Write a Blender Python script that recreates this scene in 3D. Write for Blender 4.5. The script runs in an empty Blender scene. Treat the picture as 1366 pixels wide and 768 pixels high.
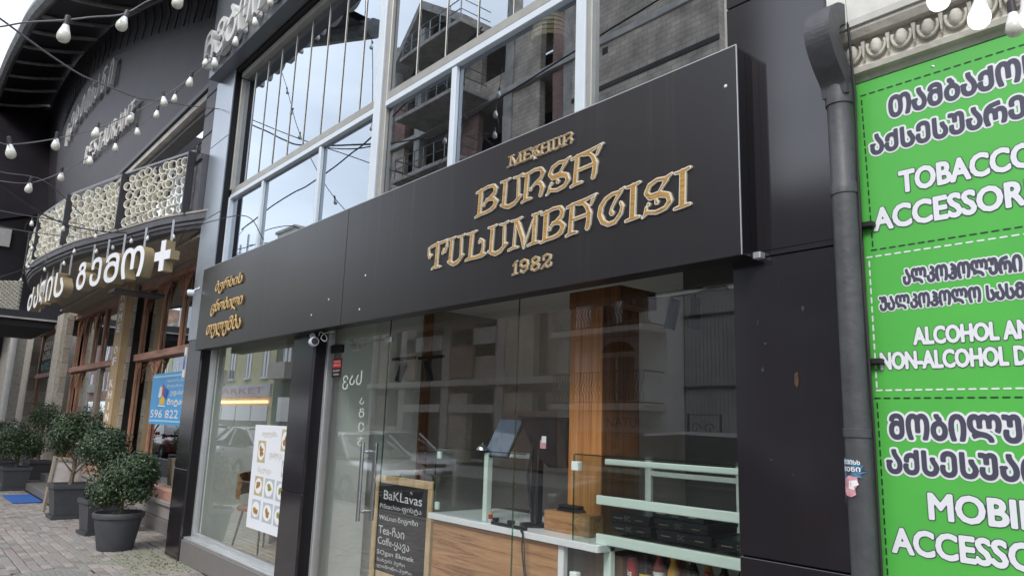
import bpy, bmesh, math, random
import numpy as np
from mathutils import Vector, Matrix, Euler
R = random.Random(7)
S = bpy.context.scene
C = S.collection
rad = math.radians

# ------------------------------------------------------------------ camera
cd = bpy.data.cameras.new('camera'); cam = bpy.data.objects.new('camera', cd); C.objects.link(cam)
cd.sensor_width = 36.0; cd.lens = 25.48; cd.clip_start = 0.05; cd.clip_end = 2000
right = Vector((0.64964177, 0.121158, 0.75052402)); up = None
Rt = Matrix(((0.64964177, 0.75953952, 0.03263868), (0.121158, -0.14581999, 0.98186418), (0.75052402, -0.63390555, -0.18675505)))
cam.matrix_world = Matrix.Translation((0, -2.741, 1.6)) @ Rt.transposed().to_4x4()
S.camera = cam

# ------------------------------------------------------------------ sky, sun, exposure
W = bpy.data.worlds.new('World'); S.world = W; W.use_nodes = True
nt = W.node_tree; nt.nodes.clear()
SUN_EL, SUN_ROT = rad(44), rad(160)
sky = nt.nodes.new('ShaderNodeTexSky'); sky.sky_type = 'NISHITA'; sky.sun_disc = False
sky.sun_elevation = SUN_EL; sky.sun_rotation = SUN_ROT; sky.air_density = 1.0; sky.dust_density = 3.0
tc = nt.nodes.new('ShaderNodeTexCoord')
mp = nt.nodes.new('ShaderNodeMapping'); mp.inputs['Scale'].default_value = (1, 1, 2.2)
nz = nt.nodes.new('ShaderNodeTexNoise'); nz.inputs['Scale'].default_value = 2.1; nz.inputs['Detail'].default_value = 5; nz.inputs['Roughness'].default_value = .5
cr = nt.nodes.new('ShaderNodeValToRGB')
cr.color_ramp.elements[0].position = .3; cr.color_ramp.elements[0].color = (4.6, 5.2, 6.1, 1)
cr.color_ramp.elements[1].position = .7; cr.color_ramp.elements[1].color = (9.0, 9.6, 10.4, 1)
mx = nt.nodes.new('ShaderNodeMix'); mx.data_type = 'RGBA'; mx.inputs[0].default_value = .85
bg = nt.nodes.new('ShaderNodeBackground'); bg.inputs['Strength'].default_value = .13
wo = nt.nodes.new('ShaderNodeOutputWorld')
L = nt.links.new
L(tc.outputs['Generated'], mp.inputs[0]); L(mp.outputs[0], nz.inputs['Vector']); L(nz.outputs[0], cr.inputs[0])
L(sky.outputs[0], mx.inputs[6]); L(cr.outputs[0], mx.inputs[7]); L(mx.outputs[2], bg.inputs[0]); L(bg.outputs[0], wo.inputs[0])
sd = bpy.data.lights.new('sun', 'SUN'); sd.energy = 1.3; sd.angle = rad(20); sd.color = (1, .96, .9)
sun = bpy.data.objects.new('sun', sd); C.objects.link(sun)
# sky texture: rotation 0 puts the sun at +Y, growing clockwise seen from above
sdir = Vector((math.sin(SUN_ROT) * math.cos(SUN_EL), math.cos(SUN_ROT) * math.cos(SUN_EL), math.sin(SUN_EL)))
sun.rotation_euler = sdir.to_track_quat('Z', 'Y').to_euler()
S.view_settings.view_transform = 'Standard'; S.view_settings.look = 'None'
S.view_settings.exposure = 0.85; S.view_settings.gamma = 1.0
S.cycles.transparent_max_bounces = 24; S.cycles.max_bounces = 8

# ------------------------------------------------------------------ materials
MATS = {}
def mat(name, col=(.5, .5, .5), rough=.6, metal=0.0, noise=0.0, nscale=20.0, bump=0.0, bscale=60.0, coat=0.0, spec=.5, stretch=(1, 1, 1), emit=None, estr=0, col2=None, rvar=0.0, trans=0):
    if name in MATS: return MATS[name]
    m = bpy.data.materials.new(name); m.use_nodes = True; t = m.node_tree
    b = t.nodes['Principled BSDF']
    b.inputs['Base Color'].default_value = (*col, 1); b.inputs['Roughness'].default_value = rough
    b.inputs['Metallic'].default_value = metal; b.inputs['Coat Weight'].default_value = coat
    b.inputs['Specular IOR Level'].default_value = spec
    if emit: b.inputs['Emission Color'].default_value = (*emit, 1); b.inputs['Emission Strength'].default_value = estr
    if noise or bump or rvar:
        g = t.nodes.new('ShaderNodeNewGeometry'); mm = t.nodes.new('ShaderNodeMapping'); mm.inputs['Scale'].default_value = stretch
        t.links.new(g.outputs['Position'], mm.inputs[0])
    if noise:
        n = t.nodes.new('ShaderNodeTexNoise'); n.inputs['Scale'].default_value = nscale; n.inputs['Detail'].default_value = 6; n.inputs['Roughness'].default_value = .65
        t.links.new(mm.outputs[0], n.inputs['Vector'])
        r = t.nodes.new('ShaderNodeValToRGB'); r.color_ramp.elements[0].position = .3; r.color_ramp.elements[1].position = .7
        c2 = col2 or tuple(min(1, c * (1 + noise)) for c in col)
        c1 = tuple(c * (1 - noise) for c in col) if not col2 else col
        r.color_ramp.elements[0].color = (*c1, 1); r.color_ramp.elements[1].color = (*c2, 1)
        t.links.new(n.outputs[0], r.inputs[0]); t.links.new(r.outputs[0], b.inputs['Base Color'])
    if rvar:
        n = t.nodes.new('ShaderNodeTexNoise'); n.inputs['Scale'].default_value = 3.0; n.inputs['Detail'].default_value = 5
        t.links.new(mm.outputs[0], n.inputs['Vector'])
        r = t.nodes.new('ShaderNodeMapRange'); r.inputs[3].default_value = rough - rvar; r.inputs[4].default_value = rough + rvar
        t.links.new(n.outputs[0], r.inputs[0]); t.links.new(r.outputs[0], b.inputs['Roughness'])
    if bump:
        n = t.nodes.new('ShaderNodeTexNoise'); n.inputs['Scale'].default_value = bscale; n.inputs['Detail'].default_value = 5
        t.links.new(mm.outputs[0], n.inputs['Vector'])
        bp = t.nodes.new('ShaderNodeBump'); bp.inputs['Strength'].default_value = bump; bp.inputs['Distance'].default_value = .01
        t.links.new(n.outputs[0], bp.inputs['Height']); t.links.new(bp.outputs[0], b.inputs['Normal'])
    MATS[name] = m; return m
def brickmat(name, c1, c2, mortar, w, h, ms=.02, axis='xz', bump=.5):
    m = bpy.data.materials.new(name); m.use_nodes = True; t = m.node_tree; b = t.nodes['Principled BSDF']
    g = t.nodes.new('ShaderNodeNewGeometry'); s = t.nodes.new('ShaderNodeSeparateXYZ'); cb = t.nodes.new('ShaderNodeCombineXYZ')
    t.links.new(g.outputs['Position'], s.inputs[0])
    if axis == 'xz':
        ad = t.nodes.new('ShaderNodeMath'); ad.operation = 'ADD'
        t.links.new(s.outputs['X'], ad.inputs[0]); t.links.new(s.outputs['Y'], ad.inputs[1])
        t.links.new(ad.outputs[0], cb.inputs[0]); t.links.new(s.outputs['Z'], cb.inputs[1])
    else:
        t.links.new(s.outputs['X'], cb.inputs[0]); t.links.new(s.outputs['Y'], cb.inputs[1])
    br = t.nodes.new('ShaderNodeTexBrick'); br.inputs['Scale'].default_value = 1; br.inputs['Brick Width'].default_value = w; br.inputs['Row Height'].default_value = h
    br.inputs['Mortar Size'].default_value = ms; br.inputs['Color1'].default_value = (*c1, 1); br.inputs['Color2'].default_value = (*c2, 1); br.inputs['Mortar'].default_value = (*mortar, 1)
    t.links.new(cb.outputs[0], br.inputs['Vector'])
    n = t.nodes.new('ShaderNodeTexNoise'); n.inputs['Scale'].default_value = 1.3; n.inputs['Detail'].default_value = 7
    t.links.new(g.outputs['Position'], n.inputs['Vector'])
    r = t.nodes.new('ShaderNodeMapRange'); r.inputs[1].default_value = .3; r.inputs[2].default_value = .7; r.inputs[3].default_value = .6; r.inputs[4].default_value = 1.2
    t.links.new(n.outputs[0], r.inputs[0])
    v = t.nodes.new('ShaderNodeMix'); v.data_type = 'RGBA'; v.blend_type = 'MULTIPLY'; v.inputs[0].default_value = 1
    t.links.new(br.outputs['Color'], v.inputs[6]); t.links.new(r.outputs[0], v.inputs[7]); t.links.new(v.outputs[2], b.inputs['Base Color'])
    b.inputs['Roughness'].default_value = .85
    bp = t.nodes.new('ShaderNodeBump'); bp.inputs['Strength'].default_value = bump; bp.inputs['Distance'].default_value = .01; bp.invert = True
    t.links.new(br.outputs['Fac'], bp.inputs['Height']); t.links.new(bp.outputs[0], b.inputs['Normal'])
    MATS[name] = m; return m
def woodmat(name, dark, light, scale=(30, 30, 1.2), rough=.35, wave=1.0):
    """veneer: stretched noise through a two-tone ramp; scale is small along the grain"""
    m = bpy.data.materials.new(name); m.use_nodes = True; t = m.node_tree; b = t.nodes['Principled BSDF']
    g = t.nodes.new('ShaderNodeNewGeometry'); mm = t.nodes.new('ShaderNodeMapping'); mm.inputs['Scale'].default_value = scale
    n = t.nodes.new('ShaderNodeTexNoise'); n.inputs['Scale'].default_value = 1; n.inputs['Detail'].default_value = 7; n.inputs['Roughness'].default_value = .7; n.inputs['Distortion'].default_value = wave
    r = t.nodes.new('ShaderNodeValToRGB'); r.color_ramp.elements[0].position = .32; r.color_ramp.elements[1].position = .66
    r.color_ramp.elements[0].color = (*dark, 1); r.color_ramp.elements[1].color = (*light, 1)
    e = r.color_ramp.elements.new(.48); e.color = (*[(a * .35 + c * .65) for a, c in zip(dark, light)], 1)
    t.links.new(g.outputs['Position'], mm.inputs[0]); t.links.new(mm.outputs[0], n.inputs['Vector']); t.links.new(n.outputs[0], r.inputs[0]); t.links.new(r.outputs[0], b.inputs['Base Color'])
    b.inputs['Roughness'].default_value = rough
    MATS[name] = m; return m
def glassmat(name, tint, mult, base=0.0, rough=0.0, gcol=(1, 1, 1), ior=1.5, dirt=0.0, wave=0.0):
    m = bpy.data.materials.new(name); m.use_nodes = True; t = m.node_tree; t.nodes.clear()
    o = t.nodes.new('ShaderNodeOutputMaterial'); ms = t.nodes.new('ShaderNodeMixShader')
    tr = t.nodes.new('ShaderNodeBsdfTransparent'); tr.inputs[0].default_value = (*tint, 1)
    gl = t.nodes.new('ShaderNodeBsdfGlossy'); gl.inputs['Color'].default_value = (*gcol, 1); gl.inputs['Roughness'].default_value = rough
    fr = t.nodes.new('ShaderNodeFresnel'); fr.inputs[0].default_value = ior
    gb = t.nodes.new('ShaderNodeNewGeometry'); mi = t.nodes.new('ShaderNodeMapRange'); mi.inputs[3].default_value = ior; mi.inputs[4].default_value = 1 / ior
    t.links.new(gb.outputs['Backfacing'], mi.inputs[0]); t.links.new(mi.outputs[0], fr.inputs[0])      # same reflectance from either side
    ma = t.nodes.new('ShaderNodeMath'); ma.operation = 'MULTIPLY_ADD'; ma.use_clamp = True; ma.inputs[1].default_value = mult; ma.inputs[2].default_value = base
    t.links.new(fr.outputs[0], ma.inputs[0]); t.links.new(ma.outputs[0], ms.inputs[0])
    t.links.new(tr.outputs[0], ms.inputs[1]); t.links.new(gl.outputs[0], ms.inputs[2])
    last = ms
    if wave:
        g = t.nodes.new('ShaderNodeNewGeometry'); n = t.nodes.new('ShaderNodeTexNoise'); n.inputs['Scale'].default_value = .9; n.inputs['Detail'].default_value = 1
        bp = t.nodes.new('ShaderNodeBump'); bp.inputs['Strength'].default_value = wave; bp.inputs['Distance'].default_value = .02
        t.links.new(g.outputs['Position'], n.inputs['Vector']); t.links.new(n.outputs[0], bp.inputs['Height']); t.links.new(bp.outputs[0], gl.inputs['Normal'])
    if dirt:
        g = t.nodes.new('ShaderNodeNewGeometry'); n = t.nodes.new('ShaderNodeTexNoise'); n.inputs['Scale'].default_value = 2.2; n.inputs['Detail'].default_value = 8; n.inputs['Roughness'].default_value = .7
        t.links.new(g.outputs['Position'], n.inputs['Vector'])
        r = t.nodes.new('ShaderNodeMapRange'); r.inputs[1].default_value = .45; r.inputs[2].default_value = .8; r.inputs[3].default_value = dirt * .4; r.inputs[4].default_value = dirt * 1.6
        t.links.new(n.outputs[0], r.inputs[0])
        df = t.nodes.new('ShaderNodeBsdfDiffuse'); df.inputs[0].default_value = (.55, .56, .55, 1)
        m2 = t.nodes.new('ShaderNodeMixShader'); t.links.new(r.outputs[0], m2.inputs[0]); t.links.new(ms.outputs[0], m2.inputs[1]); t.links.new(df.outputs[0], m2.inputs[2]); last = m2
    t.links.new(last.outputs[0], o.inputs[0])
    MATS[name] = m; return m

def claddingmat(name, rough, streak=.0, sp=.5, k_=1.0):
    """black aluminium composite: dirt streaks and scuffs change gloss and colour slightly"""
    m = bpy.data.materials.new(name); m.use_nodes = True; t = m.node_tree; b = t.nodes['Principled BSDF']
    g = t.nodes.new('ShaderNodeNewGeometry')
    mm = t.nodes.new('ShaderNodeMapping'); mm.inputs['Scale'].default_value = (26, 26, .35)
    n = t.nodes.new('ShaderNodeTexNoise'); n.inputs['Scale'].default_value = 1; n.inputs['Detail'].default_value = 4
    n2 = t.nodes.new('ShaderNodeTexNoise'); n2.inputs['Scale'].default_value = .8; n2.inputs['Detail'].default_value = 3
    t.links.new(g.outputs['Position'], mm.inputs[0]); t.links.new(mm.outputs[0], n.inputs['Vector']); t.links.new(g.outputs['Position'], n2.inputs['Vector'])
    mu = t.nodes.new('ShaderNodeMath'); mu.operation = 'MULTIPLY'
    r1 = t.nodes.new('ShaderNodeMapRange'); r1.inputs[1].default_value = .55; r1.inputs[2].default_value = .75
    r2 = t.nodes.new('ShaderNodeMapRange'); r2.inputs[1].default_value = .45; r2.inputs[2].default_value = .65
    t.links.new(n.outputs[0], r1.inputs[0]); t.links.new(n2.outputs[0], r2.inputs[0]); t.links.new(r1.outputs[0], mu.inputs[0]); t.links.new(r2.outputs[0], mu.inputs[1])
    r = t.nodes.new('ShaderNodeMix'); r.data_type = 'RGBA'; b.inputs['Specular IOR Level'].default_value = sp; r.inputs[6].default_value = (.022 * k_, .019 * k_, .023 * k_, 1); r.inputs[7].default_value = (.021 * k_ + streak, .019 * k_ + streak, .021 * k_ + streak, 1)
    t.links.new(mu.outputs[0], r.inputs[0]); t.links.new(r.outputs[2], b.inputs['Base Color'])
    rr = t.nodes.new('ShaderNodeMapRange'); rr.inputs[3].default_value = rough - .05; rr.inputs[4].default_value = rough + .08
    t.links.new(n2.outputs[0], rr.inputs[0]); t.links.new(rr.outputs[0], b.inputs['Roughness'])
    MATS[name] = m; return m

claddingmat('sign_black', .30, .02, .85, .5); claddingmat('clad_black', .13, .012, 1.0, .8)
mat('clad_side', (.007, .006, .008), .4, spec=.3)
mat('alu', (.55, .57, .58), .38, .6, noise=.08, nscale=6); mat('white_frame', (.60, .66, .72), .35, noise=.05, nscale=5)
mat('beige_frame', (.36, .35, .32), .4, .3, noise=.1, nscale=8); mat('silver_clad', (.34, .38, .43), .3, .5, noise=.06, nscale=3)
mat('box_clad', (.19, .21, .235), .35, .4, noise=.08, nscale=3)
mat('granite', (.10, .095, .095), .45, noise=.5, nscale=160, col2=(.24, .22, .215), bump=.1, bscale=80)
mat('granite_grey', (.27, .25, .24), .6, noise=.3, nscale=120, bump=.15)
mat('gold_edge', (.66, .62, .52), .3, .1)
mat('white_letter', (.78, .8, .84), .4); mat('tan_side', (.30, .235, .13), .6, noise=.15, nscale=5)
mat('off_white', (.62, .62, .60), .6, noise=.08, nscale=8); mat('letter_pale', (.74, .72, .70), .6, noise=.15, nscale=5); mat('car_grey', (.06, .062, .066), .3, .3, coat=.6); mat('letter_side', (.36, .35, .34), .6, noise=.1, nscale=9)
mat('dark_metal', (.028, .027, .032), .45, noise=.2, nscale=15); mat('dark_soffit', (.020, .017, .022), .7, noise=.3, nscale=3)
mat('fascia_dark', (.042, .036, .044), .55, noise=.18, nscale=1.4); mat('canopy_metal', (.018, .015, .020), .5, noise=.3, nscale=2)
mat('rib_metal', (.46, .43, .41), .6, noise=.25, nscale=4); mat('beam_metal', (.20, .205, .21), .55, noise=.45, nscale=5, bump=.3, bscale=9)
mat('mould_grey', (.105, .105, .12), .55, noise=.15, nscale=6, bump=.1, bscale=20); mat('mould_cap', (.32, .30, .28), .6, noise=.2, nscale=7)
mat('rail_metal', (.42, .45, .5), .4, .4)
mat('pvc', (.80, .77, .68), .5, noise=.12, nscale=9); mat('pvc_white', (.85, .87, .85), .5)
mat('stucco_brown', (.34, .31, .26), .9, noise=.35, nscale=45, bump=.8, bscale=55)
mat('slat_brown', (.42, .36, .29), .85, noise=.3, nscale=25)
woodmat('red_wood', (.17, .075, .045), (.42, .21, .13), (14, 14, 2.0), .55, .4)
woodmat('red_wood_h', (.22, .11, .085), (.46, .26, .20), (2, 14, 16), .6, .4)
mat('tan_panel', (.44, .31, .17), .6, noise=.12, nscale=4)
mat('tile_beige', (.36, .31, .25), .8, noise=.25, nscale=14, bump=.3, bscale=30)
mat('tile_beige2', (.27, .23, .19), .8, noise=.25, nscale=18, bump=.3); mat('tile_beige3', (.42, .38, .32), .8, noise=.2, nscale=16, bump=.3)
mat('mortar', (.10, .09, .08), .9); mat('stone_col', (.46, .42, .36), .85, noise=.25, nscale=12, bump=.5, bscale=25)
mat('bronze', (.22, .17, .12), .45, .3, noise=.15)
glassmat('shop_glass', (.95, .975, .965), 2.4, 0.0, dirt=.006)
glassmat('upper_glass', (.62, .66, .68), 1.4, .34, gcol=(.82, .88, .95), wave=.05)
glassmat('rest_glass', (.5, .54, .52), 1.4, .34, gcol=(.9, .93, .92), wave=.06)
glassmat('clear_glass', (.95, .98, .968), 1.0, 0); glassmat('edge_glass', (.35, .62, .52), .6, .1)
glassmat('far_glass', (.05, .06, .07), 1.2, .25)
glassmat('plain_clear', (1, 1, 1), 0, 0)
mat('int_green', (.78, .84, .79), .7, noise=.05, nscale=3); mat('int_green2', (.68, .73, .69), .8, noise=.06, nscale=4)
mat('int_grey', (.56, .52, .47), .8, noise=.1, nscale=2); mat('int_dark', (.12, .115, .11), .8, noise=.15, nscale=3)
mat('int_ceiling', (.76, .77, .76), .8, noise=.06); mat('int_brown', (.42, .39, .35), .8, noise=.1)
woodmat('column_wood', (.22, .07, .022), (.62, .28, .095), (38, 38, .8), .4, 1.2)
woodmat('column_dark', (.10, .04, .018), (.28, .12, .05), (36, 36, .9), .4, 1.0)
woodmat('counter_wood', (.17, .07, .025), (.50, .275, .13), (1.2, 20, 22), .4, 1.3)
woodmat('board_frame', (.36, .24, .11), (.58, .43, .25), (8, 8, 3), .6, .5)
woodmat('pale_floor', (.34, .29, .23), (.52, .46, .38), (1.0, 9, 1), .35, .5)
woodmat('gold', (.25, .12, .03), (.68, .42, .14), (7, 7, 55), .25, 1.8); MATS['gold'].node_tree.nodes['Principled BSDF'].inputs['Metallic'].default_value = .35
mat('gold_script', (.62, .39, .13), .4, .3); mat('gold_script_b', (.72, .52, .26), .4, .2)
mat('mint', (.80, .86, .82), .4, noise=.04, nscale=4); mat('white_top', (.74, .76, .78), .25, noise=.04)
mat('blackboard', (.012, .013, .015), .5, noise=.4, nscale=14); mat('chalk', (.66, .68, .70), .95)
mat('black_plastic', (.012, .012, .014), .3); mat('black_matt', (.010, .010, .011), .7); mat('screen', (.03, .04, .055), .08, coat=.5, emit=(.25, .42, .62), estr=.07)
mat('box_black', (.013, .015, .022), .35); mat('box_print', (.32, .27, .18), .5); mat('steel', (.62, .64, .66), .22, .95); mat('steel_dark', (.25, .26, .27), .35, .8)
mat('red', (.50, .02, .025), .35); mat('white', (.78, .78, .78), .5); mat('yellow_label', (.75, .48, .03), .4); mat('orange_drink', (.75, .35, .02), .15); mat('cola', (.03, .008, .004), .12)
mat('pink_drink', (.35, .05, .06), .15); mat('green_drink', (.03, .22, .07), .15); mat('blue_print', (.03, .10, .42), .5)
mat('orange_print', (.78, .26, .02), .5); mat('food_a', (.32, .17, .05), .6, noise=.6, nscale=90); mat('food_b', (.22, .24, .06), .6, noise=.6, nscale=90); mat('plate_grey', (.42, .47, .52), .6, noise=.1, nscale=30)
mat('plate_tan', (.45, .41, .24), .6, noise=.15, nscale=30); mat('poster_white', (.74, .76, .82), .5); mat('faint_gold', (.52, .47, .36), .6)
mat('banner_green', (.088, .44, .072), .4, noise=.06, nscale=2.5, bump=.35, bscale=2.2); mat('banner_dark', (.060, .060, .095), .5); mat('banner_white', (.72, .74, .77), .5)
mat('dash_dark', (.012, .05, .02), .5); mat('sign_blue', (.06, .33, .68), .4); mat('sign_blue_l', (.35, .62, .82), .4)
mat('pipe_grey', (.058, .060, .066), .5, noise=.25, nscale=9, bump=.35, bscale=22, rvar=.1)
mat('plaster', (.46, .42, .37), .9, noise=.2, nscale=11, bump=.35, bscale=30); mat('plaster_white', (.66, .66, .62), .8, noise=.1, nscale=7, bump=.15, bscale=18)
mat('cornice_stone', (.50, .48, .42), .85, noise=.22, nscale=9, bump=.4, bscale=30); mat('strip_grey', (.20, .19, .165), .8, noise=.3, nscale=9)
mat('cable_black', (.015, .013, .015), .6); mat('cable_grey', (.14, .13, .14), .6)
mat('bulb_off', (.60, .59, .52), .3, coat=.4); mat('bulb_base', (.82, .82, .80), .4); mat('socket', (.03, .024, .03), .5)
mat('bulb_lit', (.9, .9, .85), .3, emit=(1, .97, .86), estr=.85)
mat('leaf_a', (.030, .060, .022), .35, noise=.5, nscale=12); mat('leaf_b', (.060, .095, .035), .4, noise=.4, nscale=12); mat('leaf_c', (.022, .042, .020), .35, noise=.4, nscale=12)
mat('leaf_y', (.20, .19, .045), .5); mat('bark', (.15, .115, .085), .9, noise=.4, nscale=60, bump=.4)
mat('pot_grey', (.062, .064, .072), .6, noise=.15, nscale=7, bump=.12, bscale=60); mat('soil', (.06, .045, .035), .95, noise=.4, nscale=60)
mat('paver_a', (.26, .225, .21), .85, noise=.25, nscale=30, bump=.3); mat('paver_b', (.245, .235, .22), .85, noise=.25, nscale=30, bump=.3); mat('paver_c', (.31, .28, .26), .85, noise=.25, nscale=30, bump=.3); mat('paver_d', (.20, .18, .17), .85, noise=.25, nscale=30, bump=.3)
mat('paver_e', (.235, .23, .185), .9, noise=.3, nscale=25, bump=.3)
mat('joint', (.035, .033, .025), .95, noise=.4, nscale=15); mat('moss', (.09, .11, .035), .95, noise=.5, nscale=60)
mat('asphalt', (.055, .055, .057), .9, noise=.3, nscale=30, bump=.3, bscale=90); mat('kerb', (.26, .25, .24), .85, noise=.2, nscale=20)
mat('iron_cover', (.30, .29, .27), .6, .4, noise=.3, nscale=40); mat('mat_blue', (.02, .10, .36), .9, noise=.2, nscale=90)
mat('concrete', (.42, .39, .35), .9, noise=.35, nscale=1.6, bump=.4, bscale=5); mat('concrete_l', (.50, .47, .43), .9, noise=.25, nscale=1.5)
mat('concrete_d', (.075, .068, .062), .95, noise=.3, nscale=1)
brickmat('brick_grey', (.60, .51, .41), (.50, .42, .34), (.32, .28, .24), .42, .2, .012)
brickmat('brick_red', (.42, .24, .20), (.34, .19, .16), (.16, .14, .12), .26, .085, .012)
mat('house_white', (.62, .62, .65), .85, noise=.15, nscale=2); mat('house_dark', (.10, .105, .115), .8, noise=.15, nscale=2); mat('yellow_house', (.62, .60, .36), .85, noise=.2, nscale=1.5)
mat('house_green', (.10, .15, .12), .8, noise=.2, nscale=1.5); mat('shop_lit', (.8, .4, .2), .5, emit=(1, .55, .25), estr=2.5); mat('roof_red', (.25, .1, .07), .8, noise=.3)
mat('corrugated', (.62, .63, .60), .5, .2, noise=.2, nscale=1.5)
mat('iron', (.02, .02, .022), .5)
mat('car_silver', (.80, .82, .85), .28, .6, coat=.6); mat('car_white', (.72, .73, .75), .3, coat=.8); mat('car_red', (.20, .012, .015), .25, .3, coat=.8); mat('car_dark', (.03, .035, .045), .25, .3, coat=.8)
mat('car_glass', (.02, .025, .03), .05, coat=.5); mat('tyre', (.015, .015, .015), .8); mat('rim', (.5, .51, .53), .3, .9); mat('lamp_glass', (.7, .7, .72), .1); mat('tail_red', (.4, .01, .01), .2)
mat('basket', (.80, .66, .42), .8, noise=.3, nscale=30); mat('tan_leather', (.28, .135, .06), .5, noise=.2, nscale=12); mat('sticker_blue', (.05, .15, .26), .6); mat('sticker_pink', (.62, .30, .35), .6, noise=.2, nscale=40)
mat('door_letter', (.42, .46, .44), .8); mat('scuff', (.04, .038, .038), .8, noise=.6, nscale=60); mat('rust', (.075, .04, .015), .8, noise=.4, nscale=80)
mat('teal_print', (.10, .42, .42), .6); mat('menu_frame', (.35, .30, .24), .6)

# ------------------------------------------------------------------ mesh helpers
class MB:
    def __init__(s): s.v = []; s.f = []; s.m = []
    def box(s, x0, x1, y0, y1, z0, z1, mi=0, M=None):
        b = len(s.v); vs = [(x0, y0, z0), (x1, y0, z0), (x1, y1, z0), (x0, y1, z0), (x0, y0, z1), (x1, y0, z1), (x1, y1, z1), (x0, y1, z1)]
        if M is not None: vs = [tuple(M @ Vector(p)) for p in vs]
        s.v += vs
        for q in ((0, 3, 2, 1), (4, 5, 6, 7), (0, 1, 5, 4), (1, 2, 6, 5), (2, 3, 7, 6), (3, 0, 4, 7)):
            s.f.append(tuple(b + i for i in q)); s.m.append(mi)
        return s
    def bbox(s, x0, x1, y0, y1, z0, z1, c=.004, mi=0, M=None):
        """box with chamfered edges on all sides"""
        b = len(s.v); vs = []
        for (ax, cx) in ((0, 0),):
            pass
        P = []
        for X, sx in ((x0, 1), (x1, -1)):
            for Y, sy in ((y0, 1), (y1, -1)):
                for Z, sz in ((z0, 1), (z1, -1)):
                    P.append(((X + sx * c, Y + sy * c, Z), (X + sx * c, Y, Z + sz * c), (X, Y + sy * c, Z + sz * c)))
        # index: corner k = ix*4+iy*2+iz ; variants 0=z-face 1=y-face 2=x-face
        for tr in P: vs += list(tr)
        if M is not None: vs = [tuple(M @ Vector(p)) for p in vs]
        s.v += vs
        def i(ix, iy, iz, k): return b + (ix * 4 + iy * 2 + iz) * 3 + k
        F = [[i(0,0,0,0), i(0,1,0,0), i(1,1,0,0), i(1,0,0,0)], [i(0,0,1,0), i(1,0,1,0), i(1,1,1,0), i(0,1,1,0)],
             [i(0,0,0,1), i(1,0,0,1), i(1,0,1,1), i(0,0,1,1)], [i(0,1,0,1), i(0,1,1,1), i(1,1,1,1), i(1,1,0,1)],
             [i(0,0,0,2), i(0,0,1,2), i(0,1,1,2), i(0,1,0,2)], [i(1,0,0,2), i(1,1,0,2), i(1,1,1,2), i(1,0,1,2)]]
        for a in (0, 1):
            for c2 in (0, 1):
                F.append([i(0,a,c2,1), i(1,a,c2,1), i(1,a,c2,0), i(0,a,c2,0)][::(1 if a == c2 else -1)])
                F.append([i(a,0,c2,0), i(a,1,c2,0), i(a,1,c2,2), i(a,0,c2,2)][::(1 if a == c2 else -1)])
                F.append([i(a,c2,0,2), i(a,c2,1,2), i(a,c2,1,1), i(a,c2,0,1)][::(1 if a == c2 else -1)])
        for ix in (0, 1):
            for iy in (0, 1):
                for iz in (0, 1):
                    t = [i(ix,iy,iz,0), i(ix,iy,iz,1), i(ix,iy,iz,2)]
                    F.append(t if (ix + iy + iz) % 2 else t[::-1])
        for q in F: s.f.append(tuple(q)); s.m.append(mi)
        return s
    def quad(s, a, b_, c, d, mi=0):
        b = len(s.v); s.v += [tuple(a), tuple(b_), tuple(c), tuple(d)]; s.f.append((b, b + 1, b + 2, b + 3)); s.m.append(mi); return s
    def cyl(s, p0, p1, r0, r1=None, n=12, mi=0, cap=True):
        r1 = r0 if r1 is None else r1
        p0 = Vector(p0); p1 = Vector(p1); d = (p1 - p0).normalized()
        a = d.orthogonal().normalized(); c = d.cross(a); b = len(s.v)
        for p, r in ((p0, r0), (p1, r1)):
            for k in range(n):
                t = 2 * math.pi * k / n; s.v.append(tuple(p + a * math.cos(t) * r + c * math.sin(t) * r))
        for k in range(n):
            j = (k + 1) % n; s.f.append((b + k, b + j, b + n + j, b + n + k)); s.m.append(mi)
        if cap:
            s.f.append(tuple(b + k for k in range(n))[::-1]); s.m.append(mi); s.f.append(tuple(b + n + k for k in range(n))); s.m.append(mi)
        return s
    def tube(s, pts, r, n=6, mi=0, cap=True):
        pts = [Vector(p) for p in pts]; b = len(s.v); m = len(pts)
        rs = r if isinstance(r, (list, tuple)) else [r] * m
        a = None
        for i, p in enumerate(pts):
            d = (pts[min(i + 1, m - 1)] - pts[max(i - 1, 0)]).normalized()
            if a is None: a = d.orthogonal().normalized()
            else:
                a = (a - d * a.dot(d))
                a = a.normalized() if a.length > 1e-6 else d.orthogonal().normalized()
            c = d.cross(a)
            for k in range(n):
                t = 2 * math.pi * k / n; s.v.append(tuple(p + a * math.cos(t) * rs[i] + c * math.sin(t) * rs[i]))
        for i in range(m - 1):
            for k in range(n):
                j = (k + 1) % n; s.f.append((b + i * n + k, b + i * n + j, b + (i + 1) * n + j, b + (i + 1) * n + k)); s.m.append(mi)
        if cap:
            s.f.append(tuple(b + k for k in range(n))[::-1]); s.m.append(mi); s.f.append(tuple(b + (m - 1) * n + k for k in range(n))); s.m.append(mi)
        return s
    def lathe(s, prof, n=20, mi=0, M=None, o=(0, 0, 0)):
        b = len(s.v)
        for (r, z) in prof:
            for k in range(n):
                t = 2 * math.pi * k / n; p = Vector((o[0] + r * math.cos(t), o[1] + r * math.sin(t), o[2] + z))
                s.v.append(tuple(M @ p if M is not None else p))
        for i in range(len(prof) - 1):
            for k in range(n):
                j = (k + 1) % n; s.f.append((b + i * n + k, b + i * n + j, b + (i + 1) * n + j, b + (i + 1) * n + k)); s.m.append(mi)
        return s
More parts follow.
